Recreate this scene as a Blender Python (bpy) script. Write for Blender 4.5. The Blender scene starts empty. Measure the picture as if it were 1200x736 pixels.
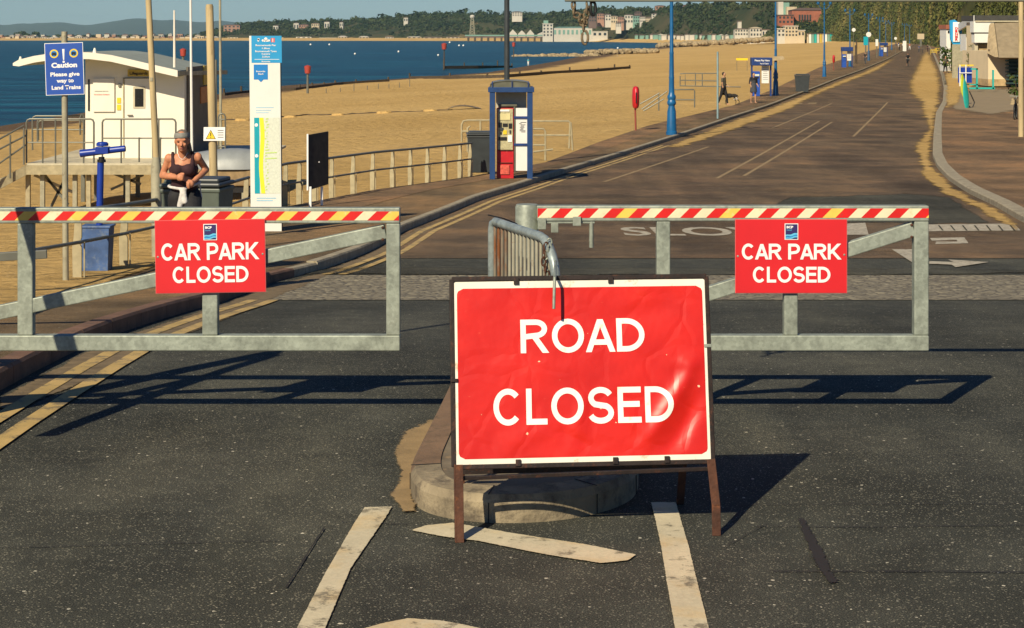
import bpy, bmesh, math, random
from mathutils import Vector, Matrix, noise
random.seed(7)
sc = bpy.context.scene
COL = sc.collection
HAZE=5e-5
F = 2200.0; CX = 600.0; HY = 40.0; H = 2.07
R = math.radians

# ------------------------------------------------------------------ ground profile
ZP = [(-60,0),(11,0),(15,-.24),(19.5,-.66),(26,-1.0),(34,-1.23),(44,-1.45),(56,-1.57),(70,-1.68),(102,-1.9),(140,-2.0),(4000,-2.0)]
def zr(Y):
    def smooth_at(y):
        for (a,za),(b,zb) in zip(ZP, ZP[1:]):
            if y <= b: return za + (zb-za)*max(0,(y-a))/(b-a)
        return -2.0
    w = 2.0 if Y < 60 else 6.0
    return (smooth_at(Y-w)+smooth_at(Y-w/2)+smooth_at(Y)+smooth_at(Y+w/2)+smooth_at(Y+w))/5 if Y > 9 and Y < 150 else smooth_at(Y)
def G(px, py, dz=0.0):
    lo, hi = 4.0, 3500.0
    for _ in range(60):
        m = (lo*hi)**.5
        y = HY + F*(H-(zr(m)+dz))/m
        if y > py: lo = m
        else: hi = m
    Y = (lo*hi)**.5
    return Vector(((px-CX)/F*Y, Y, zr(Y)+dz))
def P(px, py, Y):
    return Vector(((px-CX)/F*Y, Y, H-(py-HY)/F*Y))
def interp(tab, y):
    if y <= tab[0][0]:
        (a,xa),(b,xb) = tab[0],tab[1]
    else:
        for (a,xa),(b,xb) in zip(tab, tab[1:]):
            if y <= b: break
    return xa+(xb-xa)*(y-a)/(b-a)
def edge_tab(pts, dz, pre):
    t = [(v.y, v.x) for v in (G(px,py,dz) for px,py in pts)]
    return pre + sorted(t)
XL_T = edge_tab([(0,458),(130,394),(250,357),(318,331),(372,318),(430,297),(475,271),(560,236),(640,210),(700,192),(800,160),(860,139),(905,124),(940,110),(980,94),(1010,83),(1040,70),(1058,60),(1070,53),(1076,49)], 0, [(-60,-3.3),(8,-3.1)])
XE_T = edge_tab([(-60,375),(0,352),(60,334),(180,303),(330,243),(440,222),(550,207),(640,190),(700,167),(760,147),(860,123),(900,107),(930,93),(960,79),(985,70),(1010,62),(1040,54),(1055,50),(1066,47.5)], .11, [(-60,-5.6),(8,-4.6)])
XR_T = edge_tab([(1200,262),(1168,243),(1135,227),(1111,211),(1098,197),(1093,184),(1094,161),(1097,134),(1105,120),(1106,104),(1103,88),(1098,75),(1093,62),(1088,54),(1084,49)], 0, [(-60,9.5),(14,8.6)])
XL = lambda y: interp(XL_T, y)
XE = lambda y: interp(XE_T, y)
XR = lambda y: interp(XR_T, y)

# ------------------------------------------------------------------ materials
def lin(c):
    if isinstance(c, str):
        c = [int(c[i:i+2],16)/255 for i in (0,2,4)]
        c = [x/12.92 if x <= .04045 else ((x+.055)/1.055)**2.4 for x in c]
    return (c[0],c[1],c[2],1)
MATS = {}
class NT:
    def __init__(s, name):
        s.m = bpy.data.materials.new(name); s.m.use_nodes = True
        s.t = s.m.node_tree; s.n = s.t.nodes; s.b = s.n['Principled BSDF']; s.out = s.n['Material Output']
    def add(s, typ, **kw):
        n = s.n.new(typ)
        for k,v in kw.items():
            if k in n.inputs.keys(): n.inputs[k].default_value = v
            else: setattr(n, k, v)
        return n
    def L(s, a, b): s.t.links.new(a, b)
    def coord(s, scale=(1,1,1), which='Object'):
        tc = s.add('ShaderNodeTexCoord'); mp = s.add('ShaderNodeMapping')
        mp.inputs['Scale'].default_value = scale
        s.L(tc.outputs[which], mp.inputs[0]); return mp.outputs[0]
    def noise(s, vec, scale, detail=4, rough=.55, out='Fac'):
        n = s.add('ShaderNodeTexNoise'); n.inputs['Scale'].default_value = scale
        n.inputs['Detail'].default_value = detail; n.inputs['Roughness'].default_value = rough
        s.L(vec, n.inputs['Vector']); return n.outputs[out]
    def ramp(s, fac, stops, interp='LINEAR'):
        r = s.add('ShaderNodeValToRGB'); r.color_ramp.interpolation = interp
        e = r.color_ramp.elements
        e[0].position, e[0].color = stops[0][0], lin(stops[0][1])
        e[1].position, e[1].color = stops[-1][0], lin(stops[-1][1])
        for p,c in stops[1:-1]:
            x = e.new(p); x.color = lin(c)
        s.L(fac, r.inputs[0]); return r.outputs[0]
    def mix(s, fac, a, b, mode='MIX'):
        m = s.add('ShaderNodeMix', data_type='RGBA', blend_type=mode)
        for sock,v in ((m.inputs[0],fac),(m.inputs[6],a),(m.inputs[7],b)):
            if hasattr(v,'links') or isinstance(v, bpy.types.NodeSocket): s.L(v, sock)
            elif isinstance(v,(int,float)): sock.default_value = v
            else: sock.default_value = lin(v)
        return m.outputs[2]
    def math(s, op, a, b=0.0, clamp=False):
        m = s.add('ShaderNodeMath', operation=op, use_clamp=clamp)
        for i,v in enumerate((a,b)):
            if isinstance(v, bpy.types.NodeSocket): s.L(v, m.inputs[i])
            else: m.inputs[i].default_value = v
        return m.outputs[0]
    def bump(s, h, strength=.3, dist=.01):
        b = s.add('ShaderNodeBump'); b.inputs['Strength'].default_value = strength; b.inputs['Distance'].default_value = dist
        s.L(h, b.inputs['Height']); s.L(b.outputs[0], s.b.inputs['Normal']); return b
def simple(name, col, rough=.6, metal=0, var=.12, scale=6, bump=0, bscale=60, dirt=None, dirtamt=.5, coat=0, stretch=(1,1,1)):
    if name in MATS: return MATS[name]
    n = NT(name); c = lin(col); v = n.coord(stretch)
    f = n.noise(v, scale, 5)
    lo = [x*(1-var) for x in c[:3]]; hi = [min(1,x*(1+var)) for x in c[:3]]
    o = n.ramp(f, [(.3,lo),(.7,hi)])
    if dirt is not None:
        g = n.noise(v, scale*2.3, 8, .7)
        g = n.ramp(g, [(.62-.2*dirtamt,(0,0,0)),(.75-.15*dirtamt,(1,1,1))])
        o = n.mix(g, o, dirt)
    n.L(o, n.b.inputs['Base Color'])
    n.b.inputs['Roughness'].default_value = rough; n.b.inputs['Metallic'].default_value = metal
    n.b.inputs['Coat Weight'].default_value = coat
    if bump: n.bump(n.noise(v, bscale, 4), bump, .01)
    MATS[name] = n.m; return n.m

def m_asphalt(name, base, speck, warm, streak=0):
    n = NT(name); v = n.coord()
    big = n.noise(v, .45, 5); mid = n.noise(v, 3.5, 6, .65); fine = n.noise(v, 170, 3, .7)
    b = lin(base)
    c = n.ramp(big, [(.34,[x*.66 for x in b[:3]]),(.5,b[:3]),(.66,[b[i]*(1.38+.16*warm*(1-i)) for i in range(3)])])
    c = n.mix(.55, c, n.ramp(mid, [(.3,(.55,.55,.55)),(.7,(1.45,1.42,1.35))]), 'MULTIPLY')
    c = n.mix(.85, c, n.ramp(fine, [(.36,(.22,.22,.22)),(.5,(.9,.9,.88)),(.64,(2.6,2.45,2.0))]), 'MULTIPLY')
    vo = n.add('ShaderNodeTexVoronoi'); vo.inputs['Scale'].default_value = 42; n.L(v, vo.inputs['Vector'])
    sz = n.math('MULTIPLY', n.math('POWER', n.noise(v, 300, 0), 1.0), 1)
    wn = n.add('ShaderNodeTexWhiteNoise'); n.L(vo.outputs['Position'], wn.inputs['Vector'])
    keep = n.math('GREATER_THAN', n.math('ADD', wn.outputs['Value'], n.math('MULTIPLY', n.math('SUBTRACT', n.noise(v, 1.3, 4), .5), .35)), 1-speck*.95)
    sc2 = n.add('ShaderNodeSeparateColor'); n.L(vo.outputs['Color'], sc2.inputs[0]); spot = n.math('LESS_THAN', n.math('ADD', vo.outputs['Distance'], n.math('MULTIPLY', n.noise(v, 120, 2), .25)), n.math('ADD', n.math('MULTIPLY', n.math('POWER', sc2.outputs[1], 3), .26), .22))
    k = n.math('MULTIPLY', keep, spot)
    c = n.mix(n.math('MULTIPLY', k, .8), c, n.mix(n.ramp(n.noise(v,30,0),[(.35,(0,0,0)),(.65,(1,1,1))]), (.14,.13,.10), (.75,.70,.56)))
    vo2 = n.add('ShaderNodeTexVoronoi'); vo2.inputs['Scale'].default_value = 90; n.L(v, vo2.inputs['Vector'])
    wn2 = n.add('ShaderNodeTexWhiteNoise'); n.L(vo2.outputs['Position'], wn2.inputs['Vector'])
    k2 = n.math('MULTIPLY', n.math('GREATER_THAN', wn2.outputs['Value'], .70), n.math('LESS_THAN', vo2.outputs['Distance'], .35))
    c = n.mix(n.math('MULTIPLY', k2, .7), c, (.26,.245,.185))
    trk = n.noise(n.coord((.9,.07,1)), 1.0, 5, .6)
    c = n.mix(.55, c, n.ramp(trk, [(.36,(.68,.69,.72)),(.5,(1,1,1)),(.64,(1.35,1.30,1.2))]), 'MULTIPLY')
    if streak:
        v2 = n.coord((.5,.6,1)); st = n.noise(v2, 1.0, 8, .68)
        c = n.mix(.5, c, n.ramp(st, [(.34,(.60,.6,.62)),(.5,(1,1,1)),(.66,(1.6,1.45,1.2))]), 'MULTIPLY')
        v3 = n.coord((.3,.10,1)); st = n.noise(v3, .8, 6, .65)
        c = n.mix(n.ramp(st,[(.52,(0,0,0)),(.74,(.35,.35,.35))]), c, (.20,.155,.10))
    n.L(c, n.b.inputs['Base Color']); n.b.inputs['Roughness'].default_value = .85
    n.b.inputs['Specular IOR Level'].default_value = .12
    n.bump(n.math('ADD', fine, n.math('MULTIPLY', vo2.outputs['Distance'], .6)), .55, .006)
    return n.m
M = {}
M['asphalt'] = m_asphalt('asphalt', (.052,.055,.050), .16, .25)
M['asphalt_dark'] = m_asphalt('asphalt_dark', (.05,.05,.042), .05, 0)
M['red_asphalt'] = m_asphalt('red_asphalt', (.108,.078,.055), .06, .7, 1)
M['path_tan'] = m_asphalt('path_tan', (.14,.10,.06), .05, 1)
M['path_brown'] = m_asphalt('path_brown', (.17,.113,.070), .03, 1)
def m_sand(name, near=True):
    n = NT(name); v = n.coord()
    a = n.noise(v, .05, 5); b = n.noise(v, .6, 6, .6); c2 = n.noise(v, 5, 6, .7)
    c = n.ramp(a, [(.3,(.50,.325,.117)),(.7,(.61,.41,.165))])
    c = n.mix(.5, c, n.ramp(b, [(.3,(.78,.78,.78)),(.7,(1.15,1.15,1.12))]), 'MULTIPLY')
    c = n.mix(.5, c, n.ramp(c2, [(.3,(.7,.7,.7)),(.7,(1.25,1.25,1.2))]), 'MULTIPLY')
    # wet sand by the water line (height based)
    g = n.add('ShaderNodeNewGeometry'); sp = n.add('ShaderNodeSeparateXYZ'); n.L(g.outputs['Position'], sp.inputs[0])
    wet = n.math('ADD', sp.outputs[2], n.math('MULTIPLY', n.math('SUBTRACT', b, .5), .25))
    mr = n.add('ShaderNodeMapRange'); mr.inputs[1].default_value = -4.75; mr.inputs[2].default_value = -4.62
    n.L(wet, mr.inputs[0])
    if near: c = n.mix(mr.outputs[0], (.13,.085,.05), c)
    n.L(c, n.b.inputs['Base Color']); n.b.inputs['Roughness'].default_value = .95
    n.b.inputs['Specular IOR Level'].default_value = .1
    vo = n.add('ShaderNodeTexVoronoi', feature='SMOOTH_F1'); vo.inputs['Scale'].default_value = 2.2; n.L(v, vo.inputs['Vector'])
    hgt = n.math('ADD', n.math('MULTIPLY', vo.outputs['Distance'], 1.3), c2)
    n.bump(hgt, 1.0, .14)
    return n.m
M['sand'] = m_sand('sand'); M['sand_drift'] = m_sand('sand_drift', False)
def m_water():
    n = NT('sea_water'); v = n.coord((.35,1,1)); 
    w1 = n.noise(v, .22, 6, .6); w2 = n.noise(v, 1.4, 4, .6); w3 = n.noise(n.coord((.02,.12,1)), .9, 4)
    c = n.ramp(n.math('ADD',n.math('MULTIPLY',w3,.5),n.math('MULTIPLY',n.noise(n.coord((.05,.22,1)),1.0,8,.75),.5)), [(.40,(.001,.020,.036)),(.5,(.003,.058,.086)),(.60,(.010,.11,.15))])
    c = n.mix(n.ramp(w1,[(.45,(0,0,0)),(.7,(1,1,1))]), c, (.001,.012,.020))
    n.L(c, n.b.inputs['Base Color']); n.b.inputs['Roughness'].default_value = .35
    n.b.inputs['Specular IOR Level'].default_value = .14
    n.bump(n.math('ADD', w1, n.math('MULTIPLY', w2, .3)), 1.0, 1.2)
    return n.m
M['water'] = m_water()
def m_galv(name, base, rough=.55):
    n = NT(name); v = n.coord()
    vo = n.add('ShaderNodeTexVoronoi'); vo.inputs['Scale'].default_value = 60; n.L(v, vo.inputs['Vector'])
    a = n.noise(v, 9, 8, .7); d = n.noise(v, 2.5, 5, .6)
    b = lin(base)
    c = n.ramp(a, [(.32,[x*.68 for x in b[:3]]),(.5,b[:3]),(.7,[min(1,x*1.35) for x in b[:3]])])
    c = n.mix(.35, c, n.ramp(vo.outputs['Color'], [(.2,(.7,.7,.7)),(.8,(1.3,1.3,1.3))]), 'MULTIPLY')
    c = n.mix(n.ramp(d,[(.55,(0,0,0)),(.8,(.6,.6,.6))]), c, (.33,.34,.29))
    n.L(c, n.b.inputs['Base Color']); n.b.inputs['Roughness'].default_value = rough; n.b.inputs['Metallic'].default_value = .25
    n.bump(a, .12, .004); return n.m
M['galv'] = m_galv('galvanised_steel', (.27,.30,.25)); M['galv_blue'] = m_galv('galvanised_tube', (.26,.31,.31), .4)
M['rail'] = simple('railing_steel', (.16,.16,.13), .5, .3)
M['rail_light'] = simple('railing_concrete', (.36,.31,.19), .8, 0, .2, 8)
M['rust'] = simple('rusty_iron', (.075,.028,.014), .8, .1, .45, 14, .4, 60, (.18,.06,.02), .35)
M['frame_dark'] = simple('dark_painted_iron', (.018,.010,.008), .6, .2, .4, 12, .2, 50, (.09,.03,.012), .4)
M['white_sign'] = simple('white_sign_paint', (.78,.75,.64), .5, 0, .08, 6, 0, 0, (.45,.30,.14), .22)
M['letter'] = simple('white_lettering', (.85,.83,.78), .5, 0, .05, 5, 0, 0, (.78,.60,.30), .22)
M['letter_plain'] = simple('white_print', (.82,.82,.80), .5, 0, .03)
def m_redface():
    n = NT('red_sign_face'); v = n.coord()
    a = n.noise(v, 2.4, 6, .6); s = n.noise(n.coord((1,1,3)), 22, 6, .75)
    c = n.ramp(a, [(.3,(.50,.010,.006)),(.55,(.64,.017,.009)),(.75,(.74,.045,.022))])
    c = n.mix(n.ramp(s,[(.66,(0,0,0)),(.76,(.8,.8,.8))]), c, (.85,.16,.08))
    vo = n.add('ShaderNodeTexVoronoi'); vo.inputs['Scale'].default_value = 30; n.L(v, vo.inputs['Vector'])
    wn = n.add('ShaderNodeTexWhiteNoise'); n.L(vo.outputs['Position'], wn.inputs['Vector'])
    k = n.math('MULTIPLY', n.math('GREATER_THAN', wn.outputs['Value'], .965), n.math('LESS_THAN', n.math('ADD', vo.outputs['Distance'], n.math('MULTIPLY', s, .5)), .38))
    c = n.mix(k, c, (.85,.55,.35))
    n.L(c, n.b.inputs['Base Color']); n.b.inputs['Roughness'].default_value = .38
    w_=n.mix(.12, v, n.noise(v, 4, 3, out='Color'))
    ve=n.add('ShaderNodeTexVoronoi', feature='DISTANCE_TO_EDGE'); ve.inputs['Scale'].default_value=5.5; n.L(w_, ve.inputs['Vector'])
    cr=n.math('MULTIPLY', n.math('MINIMUM', ve.outputs['Distance'], .10), n.math('MULTIPLY', n.noise(v,2.2,2), 2.2))
    n.bump(n.math('ADD', n.noise(v, 5, 3), n.math('MULTIPLY', cr, 2.0)), .30, .02)
    return n.m
M['red_face'] = m_redface()
M['red_sign'] = simple('red_print', (.62,.012,.018), .5, 0, .05, 5)
M['stripe_red'] = simple('reflective_red', (.62,.012,.010), .45, 0, .08, 15, 0,0,(.35,.05,.03),.03)
M['stripe_white'] = simple('reflective_cream', (.74,.68,.46), .45, 0, .06, 15, 0,0,(.6,.5,.25),.25)
M['stripe_yellow'] = simple('reflective_yellow', (.76,.52,.09), .45, 0, .1, 15, 0,0,(.7,.62,.3),.3)
def m_paint(name, base, wear):
    n = NT(name); v = n.coord(); a = n.noise(v, 5, 8, .7); b = n.noise(v, 60, 4, .7); d = n.noise(n.coord((1.5,.6,1)), 2.3, 6, .6)
    c = n.ramp(d, [(.3,[x*.72 for x in base]),(.7,base)])
    c = n.mix(n.ramp(n.noise(v,3.1,5,.6),[(.5,(0,0,0)),(.75,(.8,.8,.8))]), c, (.56,.38,.15))
    k = n.ramp(n.math('ADD', n.math('MULTIPLY', a, .75), n.math('MULTIPLY', b, .25)), [(.5+.12*(1-wear),(0,0,0)),(.56+.12*(1-wear),(1,1,1))])
    c = n.mix(n.math('MULTIPLY',k,.8), c, (.11,.095,.065)); c = n.mix(.5, c, n.ramp(b,[(.3,(.75,.75,.75)),(.7,(1.2,1.2,1.2))]), 'MULTIPLY')
    n.L(c, n.b.inputs['Base Color']); n.b.inputs['Roughness'].default_value = .8; n.bump(b, .4, .004); return n.m
M['line_white'] = m_paint('road_line_white', (.64,.56,.38), .62)
M['line_white_far'] = simple('road_line_far', (.42,.38,.29), .8, 0, .2, 6, 0,0,(.16,.12,.08),.6)
M['line_yellow'] = m_paint('road_line_yellow', (.52,.36,.125), .85)
def m_sett():
    n = NT('cobble_setts'); v = n.coord()
    v2 = n.coord((1,1.5,1)); vo = n.add('ShaderNodeTexVoronoi'); vo.inputs['Scale'].default_value = 9; n.L(v2, vo.inputs['Vector'])
    ve = n.add('ShaderNodeTexVoronoi', feature='DISTANCE_TO_EDGE'); ve.inputs['Scale'].default_value = 9; n.L(v2, ve.inputs['Vector'])
    sp = n.add('ShaderNodeSeparateColor'); n.L(vo.outputs['Color'], sp.inputs[0])
    c = n.ramp(sp.outputs[0], [(.1,(.17,.15,.11)),(.6,(.27,.24,.17)),(.95,(.36,.32,.22))])
    c = n.mix(n.ramp(ve.outputs['Distance'],[(.03,(1,1,1)),(.12,(0,0,0))]), c, (.10,.085,.06))
    c = n.mix(.6, c, n.ramp(n.noise(v,11,6,.7),[(.3,(.6,.6,.6)),(.7,(1.45,1.4,1.3))]), 'MULTIPLY')
    n.L(c, n.b.inputs['Base Color']); n.b.inputs['Roughness'].default_value = .85
    n.bump(n.math('MINIMUM', ve.outputs['Distance'], .25), .9, .08); return n.m
M['setts'] = m_sett()
def m_slab(name, base, bw, bh, rot=0):
    n = NT(name); v = n.coord()
    br = n.add('ShaderNodeTexBrick'); n.L(v, br.inputs['Vector'])
    for k,x in (('Scale',1.0),('Mortar Size',.006),('Brick Width',bw),('Row Height',bh)): br.inputs[k].default_value = x
    b = lin(base)
    br.inputs['Color1'].default_value = b; br.inputs['Color2'].default_value = lin([x*.8 for x in b[:3]]); br.inputs['Mortar'].default_value = lin([x*.3 for x in b[:3]])
    c = n.mix(.6, br.outputs[0], n.ramp(n.noise(v,6,8,.7),[(.3,(.6,.6,.6)),(.7,(1.35,1.3,1.25))]), 'MULTIPLY')
    n.L(c, n.b.inputs['Base Color']); n.b.inputs['Roughness'].default_value = .85
    n.bump(n.noise(v,40,4), .4, .006); return n.m
M['kerb_conc'] = simple('kerb_concrete', (.30,.26,.18), .85, 0, .25, 5, .5, 50, (.16,.12,.07), .4)
M['kerb_brown'] = simple('kerb_brown', (.16,.085,.05), .85, 0, .3, 4, .5, 50, (.09,.06,.04), .4)
M['kerb_grey'] = simple('island_concrete', (.24,.195,.125), .9, 0, .35, 4, .8, 40, (.10,.08,.055), .7)
M['kerb_rust'] = simple('island_kerb_brown', (.17,.105,.06), .85, 0, .25, 5, .6, 60, (.1,.07,.04), .4)
M['cream_post'] = simple('cream_timber', (.46,.36,.19), .75, 0, .2, 5, .2, 40, (.28,.2,.1), .3, 0, (1,1,.15))
M['cream_paint'] = simple('cream_paint', (.50,.45,.32), .6, 0, .12, 4, 0,0,(.3,.24,.15),.2)
M['grey_post'] = simple('weathered_grey_post', (.33,.31,.22), .7, .1, .2, 6, .2, 60, (.2,.17,.11), .3)
M['blue_sign'] = simple('blue_sign', (.015,.075,.38), .45, 0, .05)
M['blue_paint2'] = simple('shelter_blue_paint',(.010,.045,.15),.45,0,.15,6,0,0,(.02,.03,.06),.2)
M['blue_paint'] = simple('royal_blue_paint', (.010,.040,.30), .35, 0, .12, 8, 0,0,(.02,.03,.12),.1)
M['blue_worn'] = simple('worn_blue_box', (.055,.11,.26), .5, 0, .35, 5, .1, 30, (.16,.20,.26), .45)
M['blue_lamp'] = simple('lamp_blue_paint', (.006,.10,.26), .4, 0, .15, 3)
M['navy'] = simple('navy_paint', (.012,.04,.17), .45, 0, .15, 5)
M['cyan'] = simple('cyan_print', (.02,.30,.60), .45, 0, .04)
M['azure'] = simple('azure_print', (.01,.20,.55), .45, 0, .04)
M['teal'] = simple('teal_paint', (.02,.38,.34), .45, 0, .1)
M['turq'] = simple('turquoise_print', (.0,.33,.42), .5, 0, .03)
M['map_yellow'] = simple('map_yellow', (.75,.72,.03), .5, 0, .03)
M['map_green'] = simple('map_green', (.50,.66,.22), .5, 0, .1, 40)
M['map_pale'] = simple('map_pale', (.62,.66,.56), .5, 0, .1, 30)
M['panel_white'] = simple('white_panel', (.72,.72,.68), .45, 0, .04, 3)
M['hut_white'] = simple('white_hut_wall', (.76,.72,.60), .5, 0, .05, 1.5)
M['roof_white'] = simple('roof_edge_white', (.74,.70,.60), .55, 0, .06, 2)
M['roof_grey'] = simple('roof_grey_green', (.26,.29,.25), .7, 0, .1, 2)
M['glass_dark'] = simple('dark_glass', (.012,.014,.016), .12, 0, .1)
M['black'] = simple('black_plastic', (.012,.012,.013), .45, 0, .2)
M['dark_grey'] = simple('dark_grey_plastic', (.035,.042,.045), .45, 0, .2, 4)
M['bin_green'] = simple('green_grey_bin', (.085,.105,.085), .5, 0, .2, 5)
M['yellow'] = simple('yellow_print', (.75,.55,.02), .5, 0, .05)
M['amber'] = simple('lifeguard_yellow', (.50,.36,.05), .5, 0, .1)
M['mach_red'] = simple('machine_red', (.48,.012,.02), .4, 0, .12, 6, 0,0,(.6,.12,.08),.15)
M['mach_panel'] = simple('machine_panel', (.42,.38,.22), .45, 0, .25, 20)
M['smoke'] = simple('smoked_plastic', (.12,.12,.085), .3, 0, .25, 4)
M['board_brown'] = simple('dark_notice_board', (.028,.022,.016), .7, 0, .45, 8, .3, 30)
M['boat'] = simple('faded_silver_hull', (.26,.28,.28), .45, .1, .15, 3)
M['boat_side'] = simple('tan_cardboard_side', (.26,.18,.09), .8, 0, .3, 5)
M['skin_tan'] = simple('tanned_skin', (.50,.21,.11), .6, 0, .2, 14)
M['skin_tan'].node_tree.nodes['Principled BSDF'].inputs['Subsurface Weight'].default_value = .08
M['skin_pale'] = simple('pale_skin', (.45,.25,.15), .5, 0, .1)
M['hair_grey'] = simple('grey_hair', (.16,.13,.10), .8, 0, .4, 30, .6, 80)
M['hair_dark'] = simple('dark_hair', (.03,.018,.012), .8, 0, .3)
M['maroon'] = simple('maroon_fabric', (.035,.010,.014), .85, 0, .3, 10, .3, 20)
M['black_cloth'] = simple('black_fabric', (.010,.010,.012), .8, 0, .3, 8, .3, 20)
M['grey_cloth'] = simple('grey_fabric', (.22,.22,.20), .9, 0, .25, 25, .4, 50)
M['pale_cloth'] = simple('pale_grey_fabric', (.55,.53,.50), .9, 0, .2, 25, .5, 40)
M['olive_cloth'] = simple('olive_fabric', (.07,.065,.045), .85, 0, .2, 8)
M['slate_cloth'] = simple('slate_fabric', (.045,.05,.06), .85, 0, .2, 8)
M['white_cloth'] = simple('white_fabric', (.65,.65,.62), .85, 0, .1, 8)
M['pink_cloth'] = simple('coral_fabric', (.5,.16,.12), .85, 0, .1, 8)
M['blue_cloth'] = simple('navy_fabric', (.02,.05,.13), .85, 0, .1, 8)
M['turq_cloth'] = simple('turquoise_fabric', (.04,.35,.38), .85, 0, .1, 8)
M['shoe'] = simple('pale_shoe', (.4,.4,.38), .7)
M['fur_dark'] = simple('dark_fur', (.02,.018,.016), .9, 0, .4, 20)
M['fur_white'] = simple('white_fur', (.5,.46,.4), .9, 0, .2, 20)
M['lip'] = simple('lip', (.20,.05,.04), .5)
M['red_plastic'] = simple('red_plastic', (.50,.012,.018), .4, 0, .1, 3)
M['tyre'] = simple('tyre_rubber', (.015,.015,.015), .8)
M['wood_dark'] = simple('dark_timber', (.07,.05,.03), .85, 0, .35, 3, .4, 20)
M['wood_pale'] = simple('pale_timber', (.40,.31,.18), .8, 0, .2, 4)
M['rock'] = simple('pale_rock', (.30,.23,.13), .95, 0, .4, .8, .6, 3)
M['far_white'] = simple('far_white_wall', (.50,.47,.40), .8, 0, .12, .06)
M['far_cream'] = simple('far_cream_wall', (.52,.43,.29), .8, 0, .15, .06)
M['far_pink'] = simple('far_pink_brick', (.34,.19,.13), .8, 0, .2, .06)
M['brick_red'] = simple('red_brick', (.30,.10,.055), .85, 0, .2, .4)
M['far_roof'] = simple('far_slate_roof', (.13,.085,.07), .85, 0, .2, .1)
M['roof_brown'] = simple('brown_roof', (.11,.07,.055), .85, 0, .2, .3)
M['far_glass'] = simple('far_window', (.03,.04,.045), .3)
M['green_glass'] = simple('pale_green_cladding', (.16,.30,.24), .6, 0, .1, .1)
M['stone_wall'] = simple('tan_stone_wall', (.42,.30,.15), .9, 0, .35, 3.2, .5, 6)
M['roof_felt'] = simple('charcoal_felt', (.05,.05,.048), .9, 0, .15, 3)
M['roof_tile'] = simple('weathered_shingle', (.25,.20,.13), .9, 0, .18, 2, .3, 12)
M['cream_wall'] = simple('cream_render', (.66,.55,.36), .8, 0, .05, 1)
M['shed_dark'] = simple('dark_teal_boards', (.018,.05,.055), .6, 0, .3, 3)
M['yellow_green'] = simple('lime_gelcoat', (.52,.58,.05), .35, 0, .1)
def m_hill(name, cols, s=1.0):
    n = NT(name); v = n.coord()
    a = n.noise(v, .012*s, 6, .6); b = n.noise(v, .07*s, 6, .65); d = n.noise(v, .5*s, 4, .7)
    c = n.ramp(a, [(.35,cols[0]),(.5,cols[1]),(.62,cols[2])])
    c = n.mix(n.ramp(b,[(.5,(0,0,0)),(.62,(1,1,1))]), c, cols[3])
    c = n.mix(n.ramp(n.noise(v,.03*s,7,.7),[(.60,(0,0,0)),(.67,(1,1,1))]), c, cols[4])
    c = n.mix(.6, c, n.ramp(d,[(.3,(.55,.55,.55)),(.7,(1.4,1.4,1.4))]), 'MULTIPLY')
    n.L(c, n.b.inputs['Base Color']); n.b.inputs['Roughness'].default_value = .95; n.b.inputs['Specular IOR Level'].default_value = .05
    return n.m
M['headland'] = m_hill('headland_scrub', [(.030,.040,.018),(.050,.056,.026),(.080,.070,.036),(.070,.060,.032),(.22,.16,.08)])
M['cliff'] = m_hill('cliff_scrub', [(.08,.095,.026),(.12,.12,.034),(.20,.165,.055),(.10,.10,.03),(.36,.25,.11)], 2.2)
M['far_hills'] = simple('far_downland', (.035,.05,.03), .95, 0, .25, .0015)
def m_leaf(name, cols, ns):
    n = NT(name); v = n.coord(); a = n.noise(v, ns, 3)
    c = n.ramp(a, [(.35,cols[0]),(.5,cols[1]),(.66,cols[2])])
    n.L(c, n.b.inputs['Base Color']); n.b.inputs['Roughness'].default_value = .9; n.b.inputs['Specular IOR Level'].default_value = .1; return n.m
M['leaf_far'] = m_leaf('far_foliage', [(.020,.034,.014),(.036,.052,.020),(.060,.070,.028)], .05)
M['leaf_near'] = m_leaf('cliff_foliage', [(.046,.064,.016),(.088,.096,.026),(.19,.16,.052)], .05)
M['leaf_plant'] = m_leaf('garden_foliage', [(.02,.045,.01),(.05,.085,.018),(.10,.11,.03)], 1.5)
M['stipe'] = simple('bark', (.05,.035,.022), .9, 0, .3)

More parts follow.
